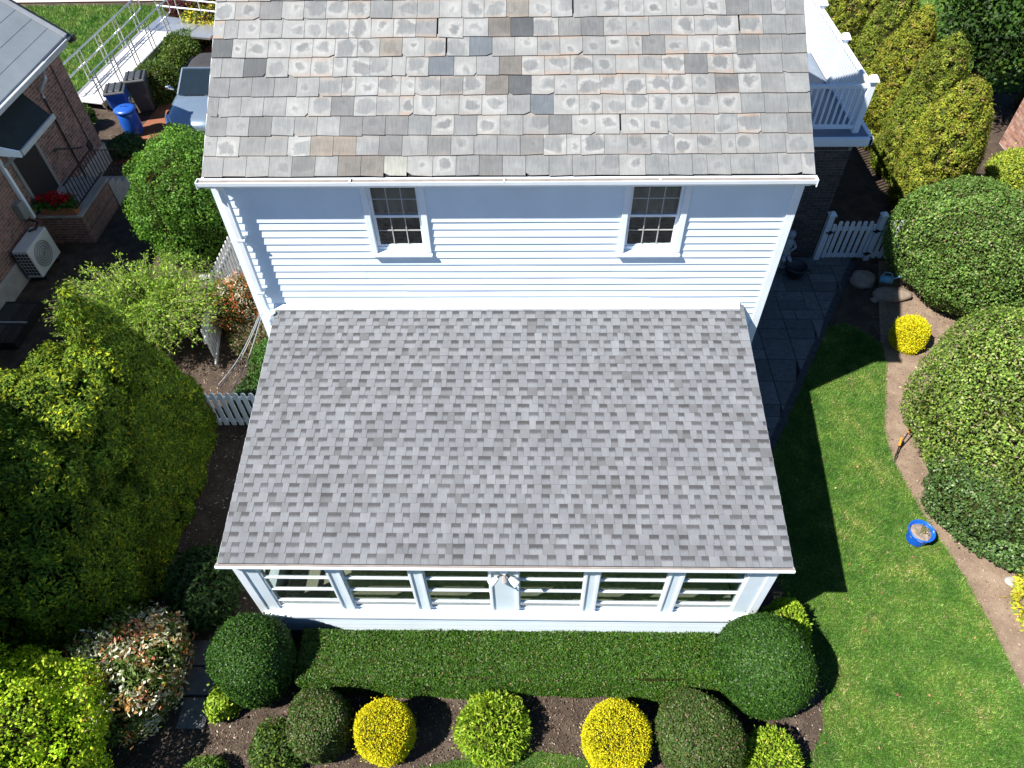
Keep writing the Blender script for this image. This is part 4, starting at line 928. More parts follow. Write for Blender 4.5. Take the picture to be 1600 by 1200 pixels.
# big evergreens at the left
BIGL = [((.095, .14, .010), 4), ((.062, .105, .011), 4), ((.042, .075, .010), 3.4), ((.19, .21, .010), 1.5)]
A_PROF = [(.8, 0), (.95, .5), (.94, 1.4), (.78, 2.1), (.55, 2.75), (.36, 3.25), (.2, 3.7), (.09, 4.05), (0, 4.35)]
plant('arborvitae', 'tall pointed evergreen with a sharp tip beside the wispy shrub', 'evergreen', (-6.2, -.88, 0), A_PROF, BIGL, 6500, .065, .024, .42, 101, lump=(.05, 2.6), mode='face', mat='needle', clump=.045, per=11, corek=.82, tuft=(170, .2, .08, .7, 1), face=-5.6, trunk=True, crownname='crown', var=.22)
plant('arborvitae', 'broad lumpy evergreen with yellow green top at the left edge', 'evergreen', (-6.9, -1.85, 0), [(1.2, 0), (1.4, .4), (1.36, 1.2), (1.24, 2.0), (1.1, 2.6), (.9, 3.05), (.5, 3.3), (0, 3.4)], BIGL, 9500, .072, .027, .36, 102, lump=(.14, 2.8), mode='face', mat='needle', clump=.05, per=11, corek=.78, tuft=(120, .34, .24, 1, 1), face=-5.6, trunk=True, crownname='crown', var=.22)
plant('arborvitae', 'shaded evergreen standing behind the cream flowered shrub', 'evergreen', (-6.85, -3.05, 0), [(1.2, 0), (1.38, .4), (1.32, 1.2), (1.18, 1.9), (1.02, 2.5), (.8, 2.9), (.45, 3.15), (0, 3.25)], BIGL, 7500, .072, .027, .36, 104, lump=(.12, 2.8), mode='face', mat='needle', clump=.05, per=11, corek=.78, tuft=(110, .32, .22, 1, 1), face=-5.6, trunk=True, crownname='crown', var=.22)
plant('arborvitae', 'evergreen mostly off the left edge, added to shade its neighbours', 'evergreen', (-8.7, -4.3, 0), prof_super(1.7, 2.9, 4., -.85), BIGL, 2600, .1, .045, .5, 103, lump=(.15, 2.4), mode='face', mat='needle', clump=.09, per=11, corek=.88, trunk=True, crownname='crown', var=.22)  # mostly out of frame; added and enlarged to shade the evergreens beside it

# loose shrubs of the left side
plant('tall_shrub', 'dense bright green shrub between driveway and white house corner', 'shrub', (-7.6, 5.85, 0), prof_super(1.05, 1.45, 2.2, -.7), [((.052, .122, .012), 4), ((.08, .16, .018), 4), ((.028, .075, .01), 2)], 2600, .06, .036, .7, 111, sy=1.25, lump=(.15, 2.2), clump=.07, per=12, corek=.78, tuft=(150, .24, .12))
plant('young_tree', 'bright yellow green leafy tree filling the lower left corner', 'tree', (-6.25, -5.95, 0), prof_super(1.1, .98, 2., -.8), [((.25, .35, .015), 4), ((.34, .42, .02), 3), ((.15, .24, .012), 3)], 2200, .048, .032, .7, 112, sy=1.0, lump=(.2, 2.4), clump=.07, per=13, corek=.6, tuft=(130, .22, .16), crownname='crown')
plant('pieris_shrub', 'shrub with cream flowers and orange new leaves beside the stepping stones', 'shrub', (-5.42, -4.82, 0), prof_super(.78, .74, 2., -.7), None, 420, .075, .03, .7, 113, lump=(.14, 3), clump=.07, per=22, corek=.7, clump_pal=[((.78, .74, .56), 3.0), ((.60, .22, .12), 1.5), ((.55, .30, .10), 1.2), ((.12, .19, .04), 5)], var=.22)
plant('pieris_shrub', 'orange leaved flowering shrub beside the receding fence', 'shrub', (-5.82, 2.85, 0), prof_super(.50, .66, 2., -.7), None, 280, .075, .022, .8, 114, lump=(.1, 3), clump=.07, per=20, corek=.7, clump_pal=[((.50, .15, .04), 3.5), ((.55, .50, .38), 1.6), ((.05, .08, .02), 4)], var=.22)
def wispy(label, c, R0, h, n, seed, palette, up=.9, sy=1.):
    r = R_(seed); t = thing('forsythia_shrub', label, 'shrub', c); m = MB(); LP = []; LN = []
    for i in range(n):
        a = r.uniform(0, 6.28); d = r.uniform(.25, 1) * R0; hh = h * r.uniform(.65, 1.1); b = (r.normal(0, .15), r.normal(0, .15)); pts = []
        for q in np.linspace(0, 1, 7):
            k = q ** 1.3; pts.append((c[0] + b[0] * (1 - q) + d * k * math.cos(a) + r.normal(0, .02), c[1] + b[1] * (1 - q) + sy * d * k * math.sin(a) + r.normal(0, .02), c[2] + hh * math.sin(q * 1.75) / math.sin(min(1.75, 1.57)) * (1 - .08 * q)))
        m.tube(pts, [.009, .008, .007, .006, .005, .004, .0025], 4, cap=False)
        P = np.array(pts)
        for j in range(62):
            q = r.uniform(.3, 1) * 5.99; k = int(q); p = P[k] * (1 - q + k) + P[min(k + 1, 6)] * (q - k); LP.append(p + r.normal(0, .045, 3)); LN.append(P[min(k + 1, 6)] - P[k])
    m.build('stem', 'twig', t); LP = np.array(LP); LN = unit(np.array(LN))
    V, F = leaves(r, LP, LN, .075, .028, .8, .3, 'out'); tri_mesh('foliage', V, F, np.repeat(FG * pal(r, len(LP), palette, .2), 4, 0), 'leaf', t)
wispy('twiggy arching shrub with thin new leaves behind the pointed evergreen', (-7.6, 2.35, 0), 1.85, 1.45, 640, 121, [((.13, .21, .025), 4), ((.19, .27, .035), 3), ((.09, .155, .018), 3)], sy=.85)
wispy('bare brown twiggy shrub under the orange flowering shrub', (-5.4, 1.95, 0), .55, .6, 60, 122, [((.10, .07, .04), 3), ((.06, .09, .02), 2)])
# plants of the far driveway bed
plant('juniper', 'spreading green juniper beside the aluminium ramp', 'shrub', (-11.35, 15.3, 0), prof_super(.62, .5, 2., -.5), [((.06, .11, .02), 3), ((.10, .15, .02), 3), ((.04, .07, .015), 2)], 5200, .09, .03, .8, 131, sy=2.1, lump=(.12, 2), mode='out', depth=.15, corek=.8)
plant('juniper', 'dark rounded juniper behind the wheeled bins', 'shrub', (-11.35, 13.2, 0), prof_super(.6, .5, 2., -.5), [((.06, .10, .02), 3), ((.09, .13, .02), 2), ((.03, .055, .015), 3)], 4200, .09, .03, .8, 132, lump=(.12, 2), mode='out', depth=.15, corek=.8)
plant('yellow_flowers', 'patch of yellow flowers beyond the ramp landing', 'plant', (-10.9, 17.7, 0), prof_super(1.1, .45, 2., -.5), None, 260, .10, .06, .9, 133, sy=.7, lump=(.1, 2), clump=.09, per=14, corek=.8, clump_pal=[((.5, .42, .02), 3), ((.10, .15, .02), 4), ((.08, .015, .02), 2)])
plant('dark_red_shrub', 'dark red leaved shrub behind the ramp rails', 'shrub', (-11.9, 19.0, 0), prof_super(.9, .7, 2., -.5), [((.06, .012, .015), 3), ((.04, .01, .012), 2)], 5000, .10, .05, .8, 134, lump=(.1, 2), depth=.2, corek=.8)
plant('low_shrub', 'clump of green perennials in the shade by the ramp foot', 'shrub', (-13.05, 11.35, 0), prof_super(.5, .4, 2., -.5), [((.06, .11, .02), 3), ((.03, .06, .012), 3)], 2500, .10, .04, .8, 135, lump=(.1, 2), mode='out', depth=.15, corek=.7)
plant('low_shrub', 'dark ivy mound below the blue barrel', 'shrub', (-11.1, 9.85, 0), prof_super(.5, .28, 2., -.5), DGR, 2500, .09, .05, .7, 136, lump=(.08, 2), depth=.1, corek=.8)
# deciduous tree behind the evergreen row
def broad_tree(label, c, h, R0, n, seed, palette):
    r = R_(seed); t = thing('shade_tree', label, 'tree', c); m = MB(); c = np.array(c)
    m.tube([c + [0, 0, -.05], c + [.05, 0, h * .3], c + [.1, .05, h * .55]], [.22, .17, .11], 9); tips = []
    for i in range(11):
        a = i * 2.4 + r.normal(0, .3); e = r.uniform(.2, .9); b = c + np.array([.06, .02, h * (.28 + .026 * i)]); tp = b + np.array([math.cos(a) * R0 * e, math.sin(a) * R0 * e, h * .3]); mid = (b + tp) / 2 + [0, 0, -.1]
        m.tube([b, mid, tp], [.07, .045, .015], 6); tips += [tp, (mid + tp) / 2]
    m.build('trunk', 'bark', t)
    cl = np.array(tips)[r.integers(len(tips), size=n)] + r.normal(size=(n, 3)) * R0 * .24; P = np.repeat(cl, 16, 0) + r.normal(size=(n * 16, 3)) * .16; Nn = unit(P - (c + [0, 0, h * .5]))
    V, F = leaves(r, P, Nn, .12, .075, .9); C = np.clip(np.repeat(pal(r, n, palette, .2), 16, 0) * (1 + .15 * r.normal(size=(n * 16, 1))), .002, 1)
    tri_mesh('crown', V, F, np.repeat(C, 4, 0), 'leaf', t)
broad_tree('dark leafy tree behind the golden evergreen row', (12.9, 11.7, 0), 4.0, 1.6, 900, 141, [((.028, .066, .010), 4), ((.045, .10, .012), 3), ((.018, .04, .009), 3), ((.09, .15, .02), .5)])
broad_tree('shady tree beyond the corner of the brick wall', (15.0, 12.2, 0), 4.4, 1.9, 1000, 142, [((.028, .066, .010), 4), ((.045, .10, .012), 3), ((.018, .04, .009), 3), ((.09, .15, .02), .5)])

# ================================================================== stepping stones
lab = ['upper left slab of the shaded stepping stones', 'topmost right slab of the stepping stones beside the globe shrub', 'middle stepping stone slab with pale specks', 'lowest stepping stone slab, bluish in the shade']
for i, (a, b, c_, d_) in enumerate([(-5.24, -4.93, -4.58, -4.22), (-4.91, -4.40, -4.55, -4.17), (-4.80, -4.36, -4.98, -4.58), (-4.74, -4.33, -5.44, -5.02)]):
    t = thing('stepping_stone', lab[i], 'stone slab', ((a + b) / 2, (c_ + d_) / 2, 0), 'stepping stones by the left shrubs'); part('slab', 'stone_grey', t, (a, b, c_, d_, -.03, .045), bevel=.008)

# ================================================================== things in the right garden
def bucket(c):
    t = thing('bucket', 'bright blue bucket with soil and weeds on the lawn', 'bucket', c); c = Vector(c)
    MB().lathe([(.135, 0), (.148, .006), (.151, .02), (.157, .06), (.189, .24), (.194, .268), (.2, .273), (.212, .276), (.213, .281), (.213, .292), (.21, .297), (.2, .30), (.193, .298), (.186, .285), (.175, .2), (0, .2)], c, 28).build('body', 'bright_blue', t, smooth=True)
    r = R_(7); m = MB().lathe([(.178, .2), (.165, .235), (.11, .26), (.05, .25), (0, .265)], c, 18); m.v = [(x + r.normal(0, .006), y + r.normal(0, .006), z + r.normal(0, .006)) for x, y, z in m.v]; m.build('soil', 'rock', t)
    m = MB(); m.tube([c + Vector((.19 * math.cos(a), -.20 * math.sin(a) * .95,   .29 - .05 * math.sin(a))) for a in np.linspace(0, math.pi, 14)], .005, 6); m.build('handle', 'white_paint', t)
    P = np.array(c) + np.c_[r.normal(.06, .04, 60), r.normal(.02, .05, 60), np.full(60, .28)]; V, F = leaves(r, P, np.tile([[0, 0, 1.]], (60, 1)), .06, .02, .8, .2, 'out'); tri_mesh('weeds', V, F, np.repeat(pal(r, 60, [((.12, .17, .03), 3), ((.25, .2, .1), 1)]), 4, 0), 'leaf', t)
bucket((6.85, -2.32, .01))
lp = thing('lopper', 'long handled loppers with orange grips lying by the dirt strip', 'garden tool', (7.2, -.4, 0))
a, b = Vector((7.0, -.76, .03)), Vector((7.16, -.47, .12)); e1 = Vector((7.44, -.14, .34)); e2 = Vector((7.22, -.33, .20))
MB().tube([a, a + (b - a) * .5], [.008, .022], 6).build('blade', 'chrome', lp); MB().tube([a + (b - a) * .45, b, b + (e1 - b) * .5, b + (e1 - b) * .66], .012, 8).build('shaft', 'black_iron', lp)
MB().tube([b + (e1 - b) * .65, b + (e1 - b) * .9], .02, 10).build('grip', 'orange_plastic', lp); MB().tube([a + (b - a) * .5, e2 - (e2 - b) * .9], .012, 8).build('shaft', 'black_iron', lp); MB().tube([e2 - (e2 - b) * .9, e2], .02, 10).build('grip', 'orange_plastic', lp)
# statue
st = thing('garden_statue', 'small grey stone child statue against the dark brick wall', 'statue', (6.24, 4.84, 0)); sx_, sy_ = 6.24, 4.84
MB().lathe([(.15, 0), (.15, .06), (.12, .08), (.11, .16), (.14, .18), (.14, .21)], (sx_, sy_, .03), 14).build('plinth', 'statue_stone', st)
m = MB().lathe([(.09, .0), (.115, .08), (.12, .2), (.10, .32), (.12, .42), (.10, .5), (.045, .55), (.04, .58)], (sx_, sy_, .24), 16, sy=.8); m.tube([(sx_ - .11, sy_, .68), (sx_ - .17, sy_ - .05, .55), (sx_ - .06, sy_ - .13, .50)], [.038, .032, .025], 8); m.tube([(sx_ + .11, sy_, .68), (sx_ + .17, sy_ - .05, .56), (sx_ + .05, sy_ - .14, .54)], [.038, .032, .025], 8); m.tube([(sx_ - .06, sy_ - .05, .34), (sx_ - .07, sy_ - .22, .32), (sx_ - .07, sy_ - .23, .16)], [.055, .045, .035], 8); m.tube([(sx_ + .06, sy_ - .05, .34), (sx_ + .07, sy_ - .22, .32), (sx_ + .07, sy_ - .23, .16)], [.055, .045, .035], 8)
m.build('body', 'statue_stone', st, smooth=True); MB().lathe([(.0, -.1), (.06, -.08), (.088, -.02), (.09, .04), (.065, .09), (0, .105)], (sx_, sy_ - .02, .90), 14).build('head', 'statue_stone', st, smooth=True)
kt = thing('plant_pot', 'black round planter standing on the patio in shade', 'planter', (6.42, 4.42, .03))
MB().lathe([(.14, 0), (.20, .12), (.23, .26), (.25, .27), (.25, .30), (.215, .30), (.20, .24), (0, .24)], (6.42, 4.42, .03), 20).build('body', 'black_plastic', kt, smooth=True)
for a in (-.6, 2.5): MB().tube([(6.42 + .24 * math.cos(a), 4.42 + .24 * math.sin(a), .29), (6.42 + .33 * math.cos(a), 4.42 + .33 * math.sin(a), .31), (6.42 + .33 * math.cos(a + .25), 4.42 + .33 * math.sin(a + .25), .31), (6.42 + .24 * math.cos(a + .3), 4.42 + .24 * math.sin(a + .3), .29)], .014, 6).build('handle', 'black_plastic', kt)
def rock(label, c, s, seed):
    r = R_(seed); t = thing('rock', label, 'rock', c); lf = lump_fn(seed, .12, 1.6); V = []
    m = MB(); n = 18; pr_ = [(math.cos(a), math.sin(a)) for a in np.linspace(-.5, math.pi / 2, 10)]
    m.lathe([(max(a, 0), b) for a, b in pr_], (0, 0, 0), n); v = np.array(m.v); v = v * (1 + lf(v * 1.7)[:, None]) * np.array(s) + np.array(c) + [0, 0, s[2] * .3]; m.v = [tuple(q) for q in v]; m.build('stone', 'rock', t, smooth=True)
rock('long low boulder in the shade behind the small yellow shrub', (8.45, 3.75, 0), (.42, .2, .16), 3); rock('rounded boulder nearest the gate in the shade', (7.95, 4.25, 0), (.27, .24, .2), 4); rock('small stone in the shade of the house', (8.02, 3.62, 0), (.1, .08, .06), 5)
wc = thing('watering_can', 'pale blue plastic watering can lying on the boulder', 'watering can', (8.4, 4.05, .2))
MB().tube([(8.22, 4.10, .22), (8.38, 4.03, .25), (8.46, 4.0, .26)], [.085, .095, .08], 14).build('body', 'pale_blue_plastic', wc, smooth=True); MB().tube([(8.44, 4.0, .30), (8.60, 4.02, .36)], [.025, .015], 8).build('spout', 'pale_blue_plastic', wc); MB().lathe([(.03, 0), (.05, .02), (.045, .03)], (8.61, 4.02, .345), 12).build('rose', 'pale_blue_plastic', wc); MB().tube([(8.24, 4.08, .30), (8.28, 4.12, .40), (8.40, 4.06, .41), (8.44, 4.02, .33)], .014, 8).build('handle', 'pale_blue_plastic', wc)
# cables at the house corner
for i, (e, lb) in enumerate((((-5.6, .5, .72), 'lowest grey cable sagging from the house corner to the fence'), ((-5.5, .35, .80), 'middle grey cable running down from the house corner'), ((-5.25, .1, .85), 'cable from the house corner ending nearest the porch'))):
    a = Vector((-4.0 + i * .02, -.03, 3.08)); e = Vector(e); m = MB(); m.tube([a.lerp(e, q) + Vector((0, 0, -.12 * math.sin(q * math.pi))) for q in np.linspace(0, 1, 9)], .009, 6); tag(m.build('cable', 'light_trim', None), lb, 'cable')

# ================================================================== neighbouring brick bungalow (left)
NX = -11.5
nb = thing('bungalow', 'brick bungalow with pale grey roof at the left edge', 'house', (NX - 3, 4, 0))
nw = part('wall', 'brick_far', nb, (NX - 6, NX, -4, 9.45, .55, 3.3))
part('foundation', 'concrete', nb, (NX - 6, NX + .03, -4, 9.5, 0, .55))
part('rear_wall_face', 'brick_far_x', nb, (NX - 6, NX - .01, 9.45, 9.46, .55, 3.3))
NS = .78
def nr(x, y, n=0): return (x, y, 3.40 + (NX + .30 - x) * NS + n)
rf = MB().hexa([nr(NX + .30, -4.3, -.12), nr(NX + .30, 9.72, -.12), nr(NX - 3.2, 9.72, -.12), nr(NX - 3.2, -4.3, -.12), nr(NX + .30, -4.3), nr(NX + .30, 9.72), nr(NX - 3.2, 9.72), nr(NX - 3.2, -4.3)]).build('roof', 'grey_roofing', nb)
for k in range(12):
    x = NX + .30 - k * .28
    MB().hexa([nr(x, -4.3, .001), nr(x, 9.5, .001), nr(x - .285, 9.5, .001), nr(x - .285, -4.3, .001), nr(x, -4.3, .011), nr(x, 9.5, .011), nr(x - .285, 9.5, .006), nr(x - .285, -4.3, .006)]).build('roofing_course', 'grey_roofing', rf)
MB().hexa([nr(NX + .33, 9.5, .02), nr(NX + .33, 9.66, .02), nr(NX - 3.2, 9.66, .02), nr(NX - 3.2, 9.5, .02), nr(NX + .33, 9.5, .05), nr(NX + .33, 9.66, .05), nr(NX - 3.2, 9.66, .05), nr(NX - 3.2, 9.5, .05)]).build('rake_strip', 'light_trim', rf)
MB().hexa([nr(NX + .33, 9.66, -.2), nr(NX + .33, 9.76, -.2), nr(NX - 3.2, 9.76, -.2), nr(NX - 3.2, 9.66, -.2), nr(NX + .33, 9.66, .035), nr(NX + .33, 9.76, .035), nr(NX - 3.2, 9.76, .035), nr(NX - 3.2, 9.66, .035)]).build('rake_trim', 'black_plastic', rf)
part('cornice', 'light_trim', nb, (NX - .02, NX + .28, 8.0, 9.55, 3.18, 3.30))
part('gutter', 'light_trim', nb, (NX + .28, NX + .40, -4.3, 8.3, 3.26, 3.37), (NX + .31, NX + .37, 8.3, 9.7, 3.30, 3.36), bevel=.02)
part('gutter_end', 'black_plastic', nb, (NX + .30, NX + .42, 9.70, 9.82, 3.22, 3.36))
MB().tube([(NX + .34, 8.15, 3.26), (NX + .30, 8.1, 3.05), (NX + .08, 8.05, 2.80), (NX + .05, 8.05, 2.6)], .045, 8).build('downspout_elbow', 'light_trim', nb)
MB().tube([(NX + .05, 8.05, 2.6), (NX + .05, 8.05, .1)], .022, 8).build('conduit', 'black_iron', nb)
MB().tube([(NX + .03, 8.9, 3.2), (NX + .03, 8.9, .5)], .012, 6).build('conduit', 'black_iron', nb)
part('downspout', 'white_paint', nb, (NX + .005, NX + .10, 5.53, 5.61, .9, 3.3), bevel=.01)
part('meter_box', 'ac_grille', nb, (NX + .005, NX + .16, 5.2, 5.42, 1.1, 1.5), bevel=.01)
part('vent', 'black_plastic', nb, (NX + .03, NX + .05, 8.75, 8.95, .75, .95))
part('window', 'door_dark', nb, (NX - .02, NX + .012, 2.4, 3.2, 1.3, 2.4))
# door and canopy
dr = part('door', 'door_dark', nb, (NX - .02, NX + .02, 6.0, 6.95, .8, 2.85)); part('door_frame', 'ac_grille', dr, (NX - .01, NX + .03, 6.95, 7.05, .8, 2.9), (NX - .01, NX + .03, 5.9, 6.0, .8, 2.9)); MB().tube([(NX + .02, 6.85, 1.8), (NX + .07, 6.85, 1.8)], .025, 8).build('handle', 'chrome', dr)
cp = MB().hexa([(NX + .72, 5.55, 2.62), (NX + .72, 7.05, 2.62), (NX, 7.4, 3.02), (NX, 5.2, 3.02), (NX + .72, 5.55, 2.68), (NX + .72, 7.05, 2.68), (NX, 7.4, 3.14), (NX, 5.2, 3.14)]).build('canopy', 'awning_dark', nb)
MB().hexa([(NX + .721, 5.5, 2.58), (NX + .721, 7.1, 2.58), (NX + .77, 7.1, 2.58), (NX + .77, 5.5, 2.58), (NX + .721, 5.5, 2.70), (NX + .721, 7.1, 2.70), (NX + .77, 7.1, 2.70), (NX + .77, 5.5, 2.70)]).build('canopy_trim', 'light_trim', cp)
MB().hexa([(NX + .72, 5.5, 2.56), (NX, 5.15, 2.86), (NX, 5.10, 2.86), (NX + .74, 5.45, 2.56), (NX + .72, 5.5, 2.70), (NX, 5.15, 3.16), (NX, 5.10, 3.16), (NX + .74, 5.45, 2.70)]).build('canopy_trim', 'white_paint', cp)
for y in (5.6, 7.0): MB().bar((NX + .02, y, 2.2), (NX + .62, y, 2.60), .06, .06).build('canopy_bracket', 'light_trim', cp)
# stoop
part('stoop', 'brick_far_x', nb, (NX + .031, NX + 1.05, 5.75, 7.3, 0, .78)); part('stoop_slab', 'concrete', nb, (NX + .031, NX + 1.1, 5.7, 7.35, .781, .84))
for i in range(4): part('step', 'concrete', nb, (NX + .031, NX + 1.05, 7.351 + i * .28, 7.63 + i * .28, 0, .66 - i * .17))
rl = bpy.data.objects.new('stoop_railing', None); col.objects.link(rl); rl.parent = nb
MB().bar((NX + 1.02, 5.8, 1.62), (NX + 1.02, 7.3, 1.62), .04, .025).build('handrail', 'black_iron', rl); MB().bar((NX + 1.02, 7.3, 1.62), (NX + 1.02, 8.5, .95), .04, .025).build('handrail', 'black_iron', rl); MB().bar((NX + 1.02, 7.3, 1.0), (NX + 1.02, 8.45, .3), .03, .02).build('lower_rail', 'black_iron', rl); MB().bar((NX + 1.02, 5.8, .98), (NX + 1.02, 7.3, .98), .03, .02).build('lower_rail', 'black_iron', rl)
for i in range(20):
    y = 5.85 + i * .135
    z0, z1 = (.98, 1.61) if y < 7.3 else (1.0 - (y - 7.3) * .6, 1.61 - (y - 7.3) * .558)
    MB().bar((NX + 1.02, y, z0), (NX + 1.02, y, z1), .016, .016).build('baluster', 'black_iron', rl)
MB().tube([(NX + .06, 7.4, 1.55), (NX + .09, 7.5, 1.55), (NX + .09, 8.4, 1.05), (NX + .06, 8.45, 1.05)], .02, 6).build('wall_rail', 'black_iron', rl)
# flower box
fb = thing('flower_box', 'planter of red geraniums on the bungalow stoop', 'planter', (NX + .6, 5.85, .84)); part('box', 'terracotta', fb, (NX + .15, NX + 1.0, 5.74, 5.98, .842, 1.02), bevel=.01)
r = R_(151); n = 900; P = np.c_[r.uniform(NX + .12, NX + 1.02, n), r.normal(5.86, .09, n), r.uniform(1.0, 1.22, n)]; V, F = leaves(r, P, np.tile([[0, 0, 1.]], (n, 1)), .07, .06, .7); tri_mesh('foliage', V, F, np.repeat(pal(r, n, [((.04, .12, .015), 3), ((.06, .16, .02), 2)]), 4, 0), 'leaf', fb)
cs = np.c_[r.uniform(NX + .15, NX + 1.02, 14), r.normal(5.86, .08, 14), r.uniform(1.2, 1.3, 14)]; P = np.repeat(cs, 45, 0) + r.normal(size=(630, 3)) * .045; V, F = leaves(r, P, np.tile([[0, 0, 1.]], (630, 1)), .05, .045, .9); tri_mesh('blossoms', V, F, np.repeat(pal(r, 630, [((.45, .006, .012), 3), ((.3, .004, .01), 2)]), 4, 0), 'leaf', fb)
# air conditioner
ac = thing('air_conditioner', 'white outdoor air conditioner unit with round fan by the brick wall', 'air conditioner', (NX + .3, 4.75, 0)); ax0, ax1, ay0, ay1, az0, az1 = NX + .12, NX + .48, 4.28, 5.22, .14, .90
part('case', 'ac_case', ac, (ax0, ax1, ay0, ay1, az0, az1), bevel=.02); part('foot', 'black_plastic', ac, (ax0 + .02, ax1 - .02, ay0 + .1, ay0 + .18, 0, az0)); part('foot', 'black_plastic', ac, (ax0 + .02, ax1 - .02, ay1 - .18, ay1 - .1, 0, az0))
fc = Vector((ax1 + .004, 4.70, .53))
MB().tube([fc, fc + Vector((.012, 0, 0))], .31, 32).build('fan_plate', 'ac_grille', ac)
for rr in (.08, .14, .2, .26, .31): MB().tube([fc + Vector((.02, rr * math.cos(a), rr * math.sin(a))) for a in np.linspace(0, 6.2832, 33)], .006, 4, cap=False).build('grille_ring', 'ac_case', ac)
for i in range(4):
    for j in range(7): part('louvre', 'black_plastic', ac, (ax0 + .03 + i * .08, ax0 + .09 + i * .08, ay0 - .006, ay0 + .001, az0 + .08 + j * .09, az0 + .145 + j * .09))
MB().tube([(NX + .03, 5.3, 1.0), (NX + .1, 5.35, 1.0), (NX + .3, 5.3, .97), (NX + .33, 5.1, .93), (NX + .2, 5.0, .93)], .03, 8).build('hose', 'black_plastic', ac)
wf = thing('cold_frame', 'black glazed window well cover by the brick wall', 'window well', (NX + .55, 2.9, 0)); part('frame', 'black_iron', wf, (NX + .05, NX + .85, 2.1, 2.15, 0, .2), (NX + .05, NX + .85, 3.35, 3.40, 0, .2), (NX + .80, NX + .85, 2.151, 3.349, 0, .2)); part('glazing_bar', 'light_trim', wf, (NX + .05, NX + .85, 2.7, 2.73, .20, .225)); part('pane', 'dark_glass', wf, (NX + .05, NX + .8, 2.15, 3.35, .185, .195))

# ================================================================== ramp
rp = thing('wheelchair_ramp', 'long aluminium wheelchair ramp with pipe railings across the lawn', 'ramp', (-13, 14, 0))
A = Vector((-13.27, 12.35, .22)); B_ = Vector((-12.35, 16.45, .62)); d = (B_ - A); Ln = d.length; d.normalize(); nv = Vector((d.y, -d.x, 0)).normalized(); W2 = .52
for i in range(5):
    a = A + d * (Ln * i / 5 + .01); b = A + d * (Ln * (i + 1) / 5 - .01); m = MB(); u = Vector((0, 0, .03))
    m.hexa([a - nv * W2, a + nv * W2, b + nv * W2, b - nv * W2, a - nv * W2 + u, a + nv * W2 + u, b + nv * W2 + u, b - nv * W2 + u]); m.build('deck_panel', 'ramp_deck', rp)
for s in (-1, 1):
    MB().bar(A + nv * s * (W2 + .03) + Vector((0, 0, -.02)), B_ + nv * s * (W2 + .03) + Vector((0, 0, -.02)), .05, .16).build('side_beam', 'aluminium', rp)
    o = nv * s * (W2 + .05)
    for hz in (.95, .55): MB().tube([A + o + Vector((0, 0, hz)), B_ + o + Vector((0, 0, hz))], .024, 8).build('handrail', 'aluminium', rp)
    for i in range(5):
        for k in (-.09, .09):
            q = A + d * min(max(Ln * (i * .235 + .03) + k, .05), Ln) + o; MB().tube([Vector((q.x, q.y, 0)), q + Vector((0, 0, .94))], .019, 6).build('rail_post', 'aluminium', rp)
    MB().tube([B_ + o + Vector((0, 0, .95)), B_ + o + d * .3 + Vector((0, 0, .93)), B_ + o + d * .34 + Vector((0, 0, .75)), B_ + o + d * .3 + Vector((0, 0, .57)), B_ + o + Vector((0, 0, .55))], .022, 8).build('rail_loop', 'aluminium', rp)
ld = bpy.data.objects.new('landing', None); col.objects.link(ld); ld.parent = rp
MB().hexa([(-12.9, 16.5, .56), (-10.4, 15.9, .56), (-10.2, 17.1, .56), (-12.7, 17.75, .56), (-12.9, 16.5, .62), (-10.4, 15.9, .62), (-10.2, 17.1, .62), (-12.7, 17.75, .62)]).build('landing_deck', 'aluminium', ld)
for hz in (.35, .65, .95): MB().tube([(-12.7, 17.75, .62 + hz), (-10.2, 17.1, .62 + hz), (-9.0, 16.8, .62 + hz)], .026, 8).build('handrail', 'white_paint', ld)
for q in ((-12.7, 17.75), (-11.9, 17.54), (-11.0, 17.3), (-10.2, 17.1), (-10.3, 15.95), (-12.85, 16.5)): MB().tube([(q[0], q[1], 0), (q[0], q[1], 1.57 if q[1] > 17 else .6)], .024, 8).build('landing_post', 'aluminium', ld)

